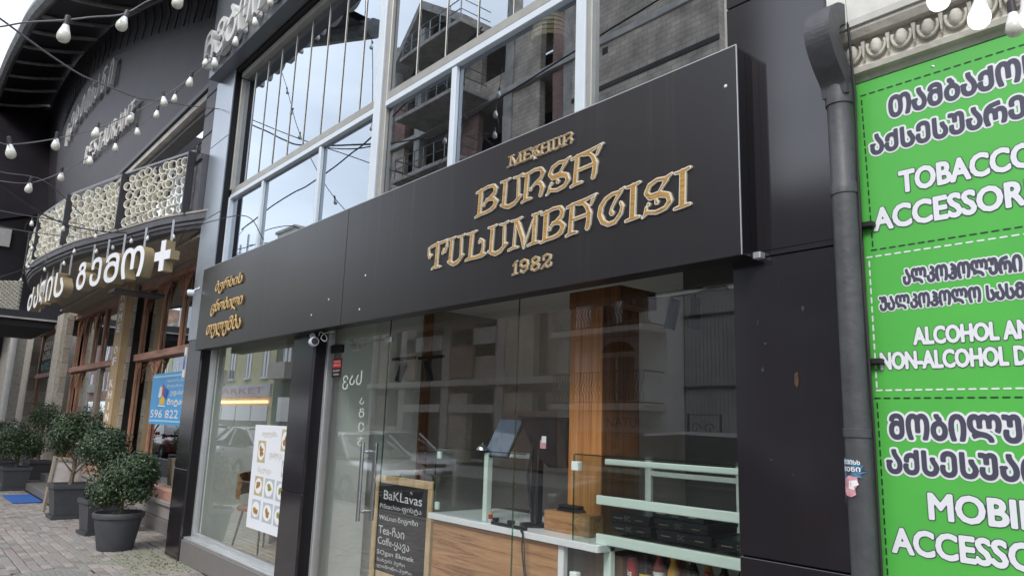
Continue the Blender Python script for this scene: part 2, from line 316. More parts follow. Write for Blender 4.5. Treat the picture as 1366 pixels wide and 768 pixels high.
    def prism(s, pts, y0, y1, mi=0, ax='xz'):
        """extrude a simple polygon given in x,z between y0 and y1"""
        b = len(s.v); n = len(pts)
        for y in (y0, y1):
            for p in pts: s.v.append((p[0], y, p[1]) if ax == 'xz' else ((y, p[0], p[1]) if ax == 'yz' else (p[0], p[1], y)))
        s.f.append(tuple(range(b, b + n))); s.m.append(mi); s.f.append(tuple(range(b + n, b + 2 * n))[::-1]); s.m.append(mi)
        for k in range(n):
            j = (k + 1) % n; s.f.append((b + k, b + n + k, b + n + j, b + j)); s.m.append(mi)
        return s
    def mesh(s, name, mats):
        me = bpy.data.meshes.new(name); me.from_pydata(s.v, [], s.f)
        for m in (mats if isinstance(mats, (list, tuple)) else [mats]): me.materials.append(MATS[m] if isinstance(m, str) else m)
        if any(s.m): me.polygons.foreach_set('material_index', s.m)
        return me
    def build(s, name, mats, parent=None, smooth=False, fix=True, loc=None):
        me = s.mesh(name, mats)
        if fix:
            bm = bmesh.new(); bm.from_mesh(me); bmesh.ops.recalc_face_normals(bm, faces=bm.faces); bm.to_mesh(me); bm.free()
        if smooth:
            me.polygons.foreach_set('use_smooth', [True] * len(me.polygons))
            try: me.set_sharp_from_angle(angle=rad(40))
            except Exception: pass
        return link(name, me, parent, loc)
def link(name, me, parent=None, loc=None, rot=None):
    o = bpy.data.objects.new(name, me); C.objects.link(o)
    if parent is not None: o.parent = parent
    if loc is not None: o.location = loc
    if rot is not None: o.rotation_euler = rot
    return o
def tag(o, label=None, cat=None, group=None, kind=None):
    if label: o['label'] = label
    if cat: o['category'] = cat
    if group: o['group'] = group
    if kind: o['kind'] = kind
    return o
def thing(name, loc, label, cat, group=None, rz=0):
    o = bpy.data.objects.new(name, None); C.objects.link(o); o.location = loc; o.rotation_euler = (0, 0, rz); o.empty_display_size = .1
    return tag(o, label, cat, group)
def wthing(name, label, cat, group=None):
    """a thing whose parts are given in world coordinates"""
    return thing(name, (0, 0, 0), label, cat, group)
def box(name, m, p, *a, **k): return MB().box(*a).build(name, m, p, **k)
def bev(name, m, p, *a, c=.004): return MB().bbox(*a, c=c).build(name, m, p)
def pane(name, m, p, x0, x1, y0, y1, z0, z1, edge='plain_clear'):
    mb = MB().box(x0, x1, y0, y1, z0, z1, 1); mb.m[2] = 0       # only the street face reflects
    return mb.build(name, [m, edge], p)
def smooth_curve(pts, n=8):
    """Catmull-Rom through points"""
    P = [Vector(p) for p in pts]; P = [P[0] * 2 - P[1]] + P + [P[-1] * 2 - P[-2]]; out = []
    for i in range(1, len(P) - 2):
        for k in range(n):
            t = k / n; a, b, c, d = P[i - 1:i + 3]
            out.append(.5 * ((2 * b) + (c - a) * t + (2 * a - 5 * b + 4 * c - d) * t * t + (3 * b - a - 3 * c + d) * t ** 3))
    out.append(P[-2]); return out
def copy_tree(o, parent=None):
    c = o.copy(); C.objects.link(c); c.parent = parent
    for ch in o.children: copy_tree(ch, c)
    return c

# lettering ----------------------------------------------------------
def textmesh(s, offset=0.0, shear=0.0, depth=0.0, space=1.0):
    cu = bpy.data.curves.new('txt', 'FONT'); cu.body = s; cu.offset = offset; cu.shear = shear; cu.extrude = depth; cu.space_character = space
    cu.resolution_u = 3
    o = bpy.data.objects.new('txt', cu); me = bpy.data.meshes.new_from_object(o)
    bpy.data.objects.remove(o); bpy.data.curves.remove(cu); return me
def bounds(me):
    a = np.empty(len(me.vertices) * 3); me.vertices.foreach_get('co', a); a = a.reshape(-1, 3); return a.min(0), a.max(0), a
def put_text(name, s, m, parent, rect, y, ref=None, offset=0.0, base=None, shear=0.0, depth=.0, face=-1, space=1.0, M=None, mirror=False):
    """s fitted so that ref (a prefix, default all of s) fills rect = x0,x1,z0,z1 in the plane y"""
    x0, x1, z0, z1 = rect
    rm = textmesh(ref or s, 0, shear, 0, space); lo, hi, _ = bounds(rm)
    me = textmesh(s, offset, shear, depth, space); _, _, a = bounds(me)
    if len(a) == 0: return None
    sx = (x1 - x0) / max(hi[0] - lo[0], 1e-4); sz = (z1 - z0) / max(hi[1] - lo[1], 1e-4)
    w = np.empty_like(a); w[:, 0] = x0 + (a[:, 0] - lo[0]) * sx; w[:, 2] = z0 + (a[:, 1] - lo[1]) * sz; w[:, 1] = y - a[:, 2]
    if mirror: w[:, 0] = x0 + x1 - w[:, 0]
    me.vertices.foreach_set('co', w.ravel()); me.materials.clear(); me.materials.append(MATS[m]); me.name = name
    if mirror: me.flip_normals()
    if M is not None: me.transform(M)
    me.update(); return link(name, me, parent)

def sdf_mesh(name, strokes, W_, H_, grow, y0, y1, mats, parent, ox, oz, cell=None, shear=0.0):
    """union of tapered strokes ((x,y,r) in a 0..1 letter box), grown by grow metres, as an extruded solid"""
    cell = cell or H_ / 52; pad = H_ * .22
    nx = int((W_ + 2 * pad) / cell) + 2; ny = int((H_ + 2 * pad) / cell) + 2
    xs = -pad + np.arange(nx) * cell; ys = -pad + np.arange(ny) * cell
    X, Y = np.meshgrid(xs, ys); D = np.full(X.shape, 9.0)
    for st in strokes:
        P = [(p[0] * W_, p[1] * H_, p[2] * H_ * .9) for p in st]
        if len(P) == 1: P = P * 2
        for a, b in zip(P[:-1], P[1:]):
            dx, dy = b[0] - a[0], b[1] - a[1]; l2 = dx * dx + dy * dy + 1e-12
            t = np.clip(((X - a[0]) * dx + (Y - a[1]) * dy) / l2, 0, 1)
            D = np.minimum(D, np.hypot(X - a[0] - t * dx, Y - a[1] - t * dy) - (a[2] + (b[2] - a[2]) * t))
    D = D - grow
    V = []; F = []; idx = {}
    def vert(key, x, z, y):
        k = (key, y)
        if k not in idx: idx[k] = len(V); V.append((ox + x + shear * z, y, oz + z))
        return idx[k]
    cnt = {}
    for j in range(ny - 1):
        row = D[j:j + 2]
        if row.min() > 0: continue
        for i in range(nx - 1):
            c = [(i, j), (i + 1, j), (i + 1, j + 1), (i, j + 1)]; d = [D[q[1], q[0]] for q in c]
            if min(d) > 0: continue
            poly = []
            for k in range(4):
                a, b = c[k], c[(k + 1) % 4]; da, db = d[k], d[(k + 1) % 4]
                if da <= 0: poly.append((('v', a), xs[a[0]], ys[a[1]]))
                if (da <= 0) != (db <= 0):
                    t = da / (da - db); t = min(max(t, .05), .95); e = tuple(sorted((a, b)))
                    if (a, b) != e: pass
                    poly.append((('e', e), xs[a[0]] + (xs[b[0]] - xs[a[0]]) * t, ys[a[1]] + (ys[b[1]] - ys[a[1]]) * t))
            if len(poly) < 3: continue
            F.append(tuple(vert(k, x, z, y0) for k, x, z in poly))
            n = len(poly)
            for q in range(n):
                k0, k1 = poly[q], poly[(q + 1) % n]
                if k0[0][0] == 'e' and k1[0][0] == 'e' and k0[0] != k1[0]:
                    a, b = vert(*k0, y0), vert(*k1, y0); a2, b2 = vert(*k0, y1), vert(*k1, y1); F.append((b, a, a2, b2))
    me = bpy.data.meshes.new(name); me.from_pydata(V, [], F); me.materials.append(MATS[mats]); return link(name, me, parent)
# ---- bold rounded lettering: distance field of the font outline, contoured again
def bold_text(name, s, m, parent, rect, y, ref=None, grow=(0.0,), step=(.0012,), mats=None, depth=0.0, cells=26, M=None, shear=0.0, mirror=False, kinds=None):
    """returns one mesh per entry of grow (metres round the fitted outline)"""
    x0, x1, z0, z1 = rect
    rm = textmesh(ref or s, 0, shear, 0, 1); lo, hi, _ = bounds(rm)
    me = textmesh(s, 0, shear, 0, 1); _, _, a = bounds(me)
    P = np.empty((len(a), 2)); P[:, 0] = x0 + (a[:, 0] - lo[0]) * (x1 - x0) / max(hi[0] - lo[0], 1e-4); P[:, 1] = z0 + (a[:, 1] - lo[1]) * (z1 - z0) / max(hi[1] - lo[1], 1e-4)
    me.calc_loop_triangles(); T = np.empty(len(me.loop_triangles) * 3, dtype=int); me.loop_triangles.foreach_get('vertices', T); T = T.reshape(-1, 3)
    # merge duplicate points, boundary edges are those used by one triangle only
    key = {}; rep = np.empty(len(P), dtype=int)
    for i, p in enumerate(np.round(P, 6)): rep[i] = key.setdefault((p[0], p[1]), i)
    cnt = {}
    for t in T:
        t = rep[t]
        for k in range(3):
            e = (min(t[k], t[(k + 1) % 3]), max(t[k], t[(k + 1) % 3])); cnt[e] = cnt.get(e, 0) + 1
    E_ = np.array([e for e, c in cnt.items() if c == 1]); cell = (z1 - z0) / cells; pad = max(grow) + 2 * cell
    mn = P.min(0) - pad; mxx = P.max(0) + pad; nx = int((mxx[0] - mn[0]) / cell) + 2; ny = int((mxx[1] - mn[1]) / cell) + 2
    xs = mn[0] + np.arange(nx) * cell; ys = mn[1] + np.arange(ny) * cell; D = np.full((ny, nx), 9.0)
    X, Y = np.meshgrid(xs, ys); IN = np.zeros((ny, nx), bool); reach = max(max(grow), cell * 3, (z1 - z0) * .12) + cell
    for (i, j) in E_:
        a_, b_ = P[i], P[j]
        i0 = max(int((min(a_[0], b_[0]) - reach - mn[0]) / cell), 0); i1 = int((max(a_[0], b_[0]) + reach - mn[0]) / cell) + 2; j0 = max(int((min(a_[1], b_[1]) - reach - mn[1]) / cell), 0); j1 = int((max(a_[1], b_[1]) + reach - mn[1]) / cell) + 2
        sx = X[j0:j1, i0:i1]; sy = Y[j0:j1, i0:i1]; d = b_ - a_; l2 = d @ d + 1e-14; t = np.clip(((sx - a_[0]) * d[0] + (sy - a_[1]) * d[1]) / l2, 0, 1)
        D[j0:j1, i0:i1] = np.minimum(D[j0:j1, i0:i1], np.hypot(sx - a_[0] - t * d[0], sy - a_[1] - t * d[1]))
    for t in T:
        A, B_, C_ = P[t[0]], P[t[1]], P[t[2]]; q = np.array([A, B_, C_]); i0 = max(int((q[:, 0].min() - mn[0]) / cell), 0); i1 = int((q[:, 0].max() - mn[0]) / cell) + 2; j0 = max(int((q[:, 1].min() - mn[1]) / cell), 0); j1 = int((q[:, 1].max() - mn[1]) / cell) + 2
        sx = X[j0:j1, i0:i1]; sy = Y[j0:j1, i0:i1]
        c = lambda U, V: (V[0] - U[0]) * (sy - U[1]) - (V[1] - U[1]) * (sx - U[0])
        a1, a2, a3 = c(A, B_), c(B_, C_), c(C_, A); IN[j0:j1, i0:i1] |= ((a1 >= 0) & (a2 >= 0) & (a3 >= 0)) | ((a1 <= 0) & (a2 <= 0) & (a3 <= 0))
    D = np.where(IN, -D, D); out = []
    for gi, gr in enumerate(grow):
        F_ = D - gr; V = []; Fc = []; idx = {}; yy = y - step[gi]
        occ = (F_[:-1, :-1] <= 0) | (F_[1:, :-1] <= 0) | (F_[:-1, 1:] <= 0) | (F_[1:, 1:] <= 0)
        full = (F_[:-1, :-1] <= 0) & (F_[1:, :-1] <= 0) & (F_[:-1, 1:] <= 0) & (F_[1:, 1:] <= 0)
        def vt(k, x, z, w_):
            kk = (k, w_)
            if kk not in idx: idx[kk] = len(V); V.append((x, w_, z))
            return idx[kk]
        for j in range(ny - 1):
            i = 0; row = occ[j]
            while i < nx - 1:
                if not row[i]: i += 1; continue
                if full[j, i]:                                     # merge runs of full cells
                    e = i
                    while e + 1 < nx - 1 and full[j, e + 1]: e += 1
                    Fc.append([vt(('v', q, j), xs[q], ys[j], yy) for q in range(i, e + 2)] + [vt(('v', q, j + 1), xs[q], ys[j + 1], yy) for q in range(e + 1, i - 1, -1)])
                    i = e + 1; continue
                c = [(i, j), (i + 1, j), (i + 1, j + 1), (i, j + 1)]; d = [F_[q[1], q[0]] for q in c]; poly = []
                for k in range(4):
                    p, q = c[k], c[(k + 1) % 4]; da, db = d[k], d[(k + 1) % 4]
                    if da <= 0: poly.append((('v',) + p, xs[p[0]], ys[p[1]]))
                    if (da <= 0) != (db <= 0):
                        t = min(max(da / (da - db), .04), .96); poly.append((('e',) + tuple(sorted((p, q))), xs[p[0]] + (xs[q[0]] - xs[p[0]]) * t, ys[p[1]] + (ys[q[1]] - ys[p[1]]) * t))
                if len(poly) >= 3:
                    Fc.append([vt(k, x, z, yy) for k, x, z in poly])
                    if depth:
                        for k in range(len(poly)):
                            k0, k1 = poly[k], poly[(k + 1) % len(poly)]
                            if k0[0][0] == 'e' and k1[0][0] == 'e': Fc.append([vt(*k1, yy), vt(*k0, yy), vt(*k0, yy + depth), vt(*k1, yy + depth)])
                i += 1
        if mirror: V = [(x0 + x1 - v[0], v[1], v[2]) for v in V]
        me2 = bpy.data.meshes.new(name if gi == 0 else name + '_outline'); me2.from_pydata(V, [], Fc); me2.materials.append(MATS[mats[gi] if mats else m])
        if M is not None: me2.transform(M)
        out.append(link(kinds[gi] if kinds else name, me2, parent))
    bpy.data.meshes.remove(me); bpy.data.meshes.remove(rm)
    return out
def put_text(name, s, m, parent, rect, y, ref=None, offset=0.0, base=None, shear=0.0, depth=.0, face=-1, space=1.0, M=None, mirror=False, cells=None):
    """fitted lettering; offset is a fraction of the letter height"""
    h = rect[3] - rect[2]
    return bold_text(name, s, m, parent, rect, y, ref=ref, grow=(offset * h * .9,), step=(depth,), depth=2 * depth, M=M, shear=shear, mirror=mirror, cells=cells or (18 if h < .1 else 26))[0]
# ================================================================= THE SHOP BUILDING
shop = wthing('shop_building', 'black clad two storey shop building with big plate windows below and pale framed windows above', 'building')
G = .14                                   # plane of the shop glass
def pier(x0, x1):
    m = MB(); m.box(x0, x1, .004, .165, 0, 2.5, 0); o = m.build('pier_core', 'clad_side', shop)
    for z0, z1 in ((0.0, .985), (.99, 2.5)):
        bev('cladding_panel', 'clad_black', shop, x0 - .002, x1 + .002, -.008, .02, z0 + .002, z1, c=.003)
pier(-9.36, -8.87); pier(-6.26, -5.86)
# right hand wall, three cladding panels
box('wall', 'clad_side', shop, -1.74, -1.26, .012, .5, 0, 9)
for z0, z1 in ((0, 1.112), (1.118, 2.335), (2.36, 3.545), (3.552, 4.9), (4.907, 6.3)):
    bev('cladding_panel', 'clad_black', shop, -1.745, -1.255, -.006, .02, z0, z1, c=.003)
mb = MB(); mb.box(-1.745, -1.27, -.012, .004, 2.337, 2.358); mb.build('flashing', 'clad_black', shop)
# scuffs, peeled tape and rust on the right hand wall
mb = MB()
for (x, z, w, h) in ((-1.63, 2.06, .008, .045), (-1.60, 1.97, .02, .018), (-1.615, 1.86, .02, .03), (-1.59, 1.50, .02, .014), (-1.43, 2.10, .018, .03), (-1.5, 1.45, .01, .01), (-1.53, 2.2, .008, .012)):
    n = 9; pts = []
    for k in range(n):
        a = 2 * math.pi * k / n; rr = R.uniform(.5, 1.1); pts.append((x + math.cos(a) * w * .4 * rr, z + math.sin(a) * h * .45 * rr))
    mb.prism(pts, -.0085, -.006)
tag(mb.build('paint_scuff', 'scuff', shop), kind='stuff')
mb = MB(); mb.prism([(-1.475, 1.84), (-1.462, 1.85), (-1.46, 1.81), (-1.466, 1.785), (-1.478, 1.80)], -.009, -.006); mb.build('rust_stain', 'rust', shop)
# upper left pier: silver front, dark return
box('pier_core', 'clad_side', shop, -9.42, -8.73, .004, .3, 2.5, 5.9)
for z0, z1 in ((2.5, 4.02), (4.026, 5.0), (5.006, 5.9)):
    bev('cladding_panel', 'silver_clad', shop, -9.40, -8.745, -.012, .01, z0, z1, c=.003)
# spandrel wall behind the sign, soffit, slabs
box('spandrel_wall', 'clad_side', shop, -8.87, -1.745, .02, .35, 2.46, 3.0)
box('soffit_panel', 'dark_soffit', shop, -8.87, -1.745, .0, .34, 2.44, 2.459)
# left shop window
def frame(parent, m, x0, x1, y0, y1, z0, z1, t):
    MB().box(x0, x0 + t, y0, y1, z0, z1).box(x1 - t, x1, y0, y1, z0, z1).box(x0 + t, x1 - t, y0, y1, z1 - t, z1).box(x0 + t, x1 - t, y0, y1, z0, z0 + t).build('frame', m, parent)
w = MB().box(-8.83, -6.28, G, G + .01, .31, 2.40, 1); w.m[2] = 0; w = w.build('window', ['shop_glass', 'plain_clear'], shop)
frame(w, 'alu', -8.868, -6.262, G - .03, G + .05, .26, 2.438, .038)
bev('sill', 'alu', shop, -8.868, -6.262, .03, .115, .235, .26)
bev('plinth', 'granite', shop, -8.868, -6.262, .01, .30, 0, .234)
# the glass front right of the second pier: door leaf, overpanel, two big lights
dr = MB().box(-5.77, -4.865, G, G + .01, .09, 2.225, 1); dr.m[2] = 0; dr = dr.build('door', ['shop_glass', 'plain_clear'], shop)
MB().box(-4.862, -4.855, G, G + .01, .09, 2.225).build('edge', 'edge_glass', dr)
mb = MB()
for y in (G - .055, G + .065):
    mb.cyl((-5.055, y, .86), (-5.055, y, 1.44), .0155, n=14)
for z in (.93, 1.37): mb.cyl((-5.055, G - .055, z), (-5.055, G + .065, z), .009, n=10); mb.cyl((-5.055, G - .02, z), (-5.055, G - .002, z), .016, n=12)
mb.build('handle', 'steel', dr, smooth=True)
bev('hinge', 'black_matt', dr, -5.80, -5.62, G - .014, G + .024, 2.165, 2.235); bev('hinge', 'steel', dr, -4.90, -4.83, G - .012, G + .022, 2.20, 2.245)
bev('lock', 'steel', dr, -5.80, -5.70, G - .012, G + .022, .09, .14)
st = MB().box(-5.765, -5.60, G - .004, G - .001, 1.955, 2.115).build('sticker', 'black_matt', dr)
MB().box(-5.758, -5.607, G - .006, G - .0045, 2.035, 2.108).build('red_field', 'red', st)
for i, (s, z) in enumerate((('OPEN 24', 2.05), ('VIDEO', 2.08))): put_text('lettering', s, 'white', st, (-5.745, -5.62, z, z + .018), G - .0072)
put_text('lettering', 'SECURITY', 'white', st, (-5.745, -5.62, 2.005, 2.02), G - .0055); put_text('lettering', 'SYSTEM', 'white', st, (-5.73, -5.635, 1.975, 1.987), G - .0055)
pane('glass_pane', 'shop_glass', shop, -5.82, -4.865, G, G + .01, 2.235, 2.44)
pane('glass_pane', 'shop_glass', shop, -4.85, -3.343, G, G + .01, .09, 2.44); pane('glass_pane', 'shop_glass', shop, -3.337, -1.746, G, G + .01, .09, 2.44)
MB().box(-3.342, -3.338, G, G + .01, .09, 2.44).build('glass_joint', 'edge_glass', shop)
MB().box(-4.8548, -4.850, G, G + .01, 2.24, 2.44).build('glass_joint', 'cable_black', shop)
bev('frame', 'alu', shop, -5.858, -5.815, G - .03, G + .05, 0.02, 2.438); bev('plinth', 'granite', shop, -5.86, -1.745, .02, .25, 0, .088)
# pale lettering on the door glass (reads backwards from the street)
for s, x0, x1, z0, z1 in (('სავ', -5.56, -5.24, 1.85, 2.0), ('ა', -5.25, -5.18, 1.73, 1.78), ('გ', -5.25, -5.16, 1.63, 1.70), ('ე', -5.24, -5.15, 1.52, 1.59), ('ჯ', -5.24, -5.14, 1.41, 1.48)):
    put_text('lettering', s, 'door_letter', dr, (x0, x1, z0, z1), G - .002, mirror=True, offset=.008)
# --- upper windows
UZ0, UT0, UT1, UZ1 = 2.98, 4.185, 4.305, 5.76
def uw(x0, x1, z0, z1): return pane('window_pane', 'upper_glass', shop, x0, x1, .12, .128, z0, z1)
strips = [-8.74, -8.34, -7.95, -7.56, -7.17, -6.78, -6.38, -5.99, -5.60, -5.22]
for a, b in zip(strips[:-1], strips[1:]): uw(a, b, UT1, UZ1)
for a, b in ((-8.72, -7.70), (-7.70, -6.28), (-6.28, -5.22)): uw(a, b, UZ0, UT0)
s2 = [-5.05, -4.66, -4.26, -3.86, -3.46, -3.06, -2.8]
for a, b in zip(s2[:-1], s2[1:]): uw(a, b, UT1, UZ1)
for a, b in ((-5.05, -4.09), (-4.09, -2.76)): uw(a, b, UZ0, UT0)
uw(-2.70, -1.77, UZ0, UZ1)
for x in strips[1:-1] + s2[1:-1]: bev('mullion', 'beige_frame', shop, x - .0045, x + .0045, .110, .12, UT1, UZ1 - .0)
for x, w_ in ((-7.70, .035), (-6.28, .035), (-4.09, .04)): bev('mullion', 'white_frame', shop, x - w_ * .75, x + w_ * .75, .085, .12, UZ0, UT0)
bev('mullion', 'white_frame', shop, -5.25, -5.14, .07, .125, UZ0, 6.0); bev('mullion', 'beige_frame', shop, -5.138, -5.06, .085, .125, UZ0, 6.0)
bev('mullion', 'white_frame', shop, -2.82, -2.74, .07, .125, UZ0, 6.0); bev('mullion', 'beige_frame', shop, -2.738, -2.70, .085, .125, UZ0, 6.0)
bev('mullion', 'beige_frame', shop, -1.80, -1.75, .06, .125, UZ0, 6.0)
bev('mullion', 'beige_frame', shop, -8.725, -8.69, .07, .125, UT1, UZ1); bev('mullion', 'white_frame', shop, -8.725, -8.68, .07, .125, UZ0, UT0 + .03)
for a, b in ((-8.69, -5.252), (-5.058, -2.822)):
    bev('transom', 'white_frame', shop, a, b, .075, .125, UT0, UT0 + .055); bev('transom', 'beige_frame', shop, a, b, .085, .125, UT0 + .058, UT1 + .012)
    MB().box(a, b, .078, .084, UT0 + .0555, UT0 + .0575).build('gasket', 'cable_black', shop)
bev('head_rail', 'beige_frame', shop, -8.66, -5.262, .05, .13, UZ1 - .01, UZ1 + .06); bev('head_rail', 'beige_frame', shop, -5.048, -1.76, .05, .13, UZ1 - .01, UZ1 + .06)
# dark room upstairs
MB().box(-8.73, -1.75, 3.2, 3.3, 2.9, 5.9).box(-8.73, -1.75, .35, 3.2, 2.9, 2.99).build('upper_room_wall', 'int_dark', shop)
box('upper_ceiling', 'int_dark', shop, -8.73, -1.75, .13, 3.2, 5.83, 5.9)
# high box fascia with letters
bev('high_fascia', 'box_clad', shop, -9.30, -1.74, -.16, .01, 5.885, 7.4); box('soffit_panel', 'dark_soffit', shop, -8.73, -1.74, .012, .4, 5.84, 5.88)
box('roof_slab', 'dark_soffit', shop, -9.4, -1.3, .01, 4.6, 5.95, 6.2)
box('side_wall', 'concrete_d', shop, -9.40, -9.2, .35, 4.6, 0, 5.95); box('side_wall', 'concrete_d', shop, -1.7, -1.5, .5, 4.6, 0, 5.95); box('rear_wall', 'concrete_d', shop, -9.4, -1.5, 4.6, 4.8, 0, 5.95)

# --- interior: left room
box('floor', 'pale_floor', shop, -9.19, -6.2, .17, 2.4, .02, .12); box('floor', 'pale_floor', shop, -6.2, -1.745, .25, 4.5, .0, .085)
box('ceiling', 'int_ceiling', shop, -9.19, -1.75, .34, 4.5, 2.72, 2.8)
box('inner_wall', 'int_green', shop, -9.19, -8.80, .19, 1.0, .12, 2.72); box('inner_wall', 'int_green2', shop, -9.19, -8.98, 1.0, 2.3, .12, 2.72)
box('inner_wall', 'int_brown', shop, -9.19, -6.2, 2.3, 2.4, .12, 2.72)
box('inner_wall', 'int_green', shop, -6.20, -5.87, .19, .60, .09, 2.72); box('inner_wall', 'int_green2', shop, -6.20, -5.93, .60, 1.15, .09, 2.72); box('inner_wall', 'column_dark', shop, -6.2, -5.9, 1.15, 1.25, .09, 2.72); box('inner_wall', 'int_brown', shop, -6.2, -6.0, 1.25, 2.3, .12, 2.72)
box('inner_wall', 'int_grey', shop, -6.2, -1.75, 2.15, 2.25, .09, 2.72); box('inner_wall', 'int_dark', shop, -1.86, -1.75, .5, 4.3, .09, 2.72)
box('inner_wall', 'int_dark', shop, -2.93, -1.87, 1.25, 1.35, .09, 2.72)  # dark sheet added to paint the dim depth behind the right glass
# wood clad column and its dark head
wc = MB().box(-3.215, -2.948, .47, .80, 1.0, 2.33).build('wood_column', 'column_wood', shop); MB().box(-2.9475, -2.938, .475, .80, 1.0, 2.33).build('shaded_side', 'column_dark', wc)  # thin darker sheet puts the shade of the column's right side into colour
MB().box(-3.222, -2.80, .462, .80, 2.331, 2.44).build('beam_casing', 'column_dark', shop); MB().box(-3.22, -2.72, .40, .98, .09, .93).build('column_base', 'column_dark', shop)
MB().box(-3.30, -2.93, .36, .47, 1.002, 1.115).build('wood_block', 'counter_wood', shop)
mb = MB(); mb.tube([(-3.05, .46, 2.32), (-3.04, .44, 2.30), (-3.02, .43, 2.22)], .006, 6); mb.build('sprinkler_pipe', 'steel_dark', shop)
# ceiling track and spots
def spot(x, y, z, tilt, label):
    t = thing('track_spotlight', (x, y, z), label, 'spotlight', 'black spotlights hanging from the shop ceiling')
    MB().box(-.16, .22, -.012, .012, .0, .025).build('rail', 'black_matt', t)
    m = MB(); m.cyl((0, 0, 0), (0, 0, -.06), .008); m.build('stem', 'black_matt', t)
    M = Matrix.Translation((0, 0, -.11)) @ Matrix.Rotation(tilt, 4, 'Y')
    m = MB(); m.lathe([(0, -.09), (.032, -.09), (.034, -.085), (.034, .075), (.028, .09), (0, .09)], 14, M=M); m.build('housing', 'black_plastic', t, smooth=True)
    return t
spot(-5.72, .80, 2.16, .5, 'black spotlight left of its pair, seen through the glass right of the door')
spot(-5.28, .80, 2.15, -.35, 'black spotlight right of its pair, seen through the glass right of the door')
spot(-2.62, .72, 2.39, .25, 'black spotlight tilted left, near the wood column behind the right window')
spot(-2.46, .72, 2.38, .05, 'black spotlight hanging straight, behind the right window')
mb = MB(); mb.tube([(-2.72, .7, 2.40), (-2.4, .72, 2.40), (-1.9, .74, 2.405)], .014, 6); tag(mb.build('ceiling_conduit', 'int_ceiling'), 'pale conduit under the ceiling behind the right window', 'conduit')

# ================================================================= BASKET LAMP UPSTAIRS
t = thing('basket_lamp', (-3.77, .75, 4.50), 'woven basket pendant lamp hanging behind the upper window', 'lamp')
m = MB(); m.lathe([(.15, 0), (.155, .02), (.14, .12), (.115, .2), (.05, .26)], 24); m.lathe([(.14, .01), (.13, .12), (.1, .2), (.05, .25)], 24); m.build('shade', 'basket', t, smooth=True)
m = MB()
for z, r_ in ((0, .155), (.04, .154), (.08, .15), (.12, .145), (.16, .133), (.2, .12)): m.tube([(r_ * math.cos(a * .3927), r_ * math.sin(a * .3927), z) for a in range(17)], .006, 5)
m.build('weave', 'basket', t, smooth=True)
m = MB(); m.lathe([(0, -.01), (.03, .0), (.04, .035), (.02, .08), (0, .09)], 14); m.build('bulb', 'bulb_off', t, smooth=True); m = MB(); m.cyl((0, 0, .08), (0, 0, 1.25), .005); m.build('cord', 'cable_black', t)

# ================================================================= THE SHOP SIGN
SY = -.13
sg = wthing('shop_sign', 'long black fascia sign with gold Latin lettering and the year 1982', 'sign')
SX = ((-8.69, -5.159), (-5.151, -1.62))
for a, b in SX: bev('panel', 'sign_black', sg, a, b, SY, SY + .012, 2.33, 3.277, c=.002)
MB().box(-8.688, -1.622, SY + .0125, .0, 3.262, 3.275).build('top_panel', 'sign_black', sg)
MB().box(-8.688, -1.622, SY + .0125, .0, 2.332, 2.345).build('bottom_panel', 'clad_side', sg)
MB().box(-1.634, -1.6215, SY + .0125, -.062, 2.346, 3.26).box(-1.634, -1.6215, -.059, .0, 2.346, 3.26).build('side_panel', 'clad_side', sg)
MB().box(-8.688, -8.676, SY + .0125, .0, 2.346, 3.26).build('side_panel', 'sign_black', sg)
MB().box(-8.69, -1.62, SY - .0012, SY + .0, 3.2735, 3.278).box(-1.6235, -1.619, SY - .0012, SY + .003, 2.33, 3.2735).build('edge_trim', 'alu', sg)
MB().box(-5.159, -5.151, SY + .004, SY + .013, 2.33, 3.277).build('joint_strip', 'black_matt', sg)
bev('bracket', 'alu', sg, -1.62, -1.585, -.05, -.01, 2.325, 2.352, c=.002)
for x, z in ((-5.389, 2.558), (-5.69, 2.459), (-4.863, 2.424), (-4.808, 2.677), (-1.679, 3.1)):
    m = MB(); m.lathe([(0, .004), (.006, .003), (.009, 0)], 8, M=Matrix.Translation((x, SY, z)) @ Matrix.Rotation(rad(90), 4, 'X')); m.build('screw', 'off_white', sg)
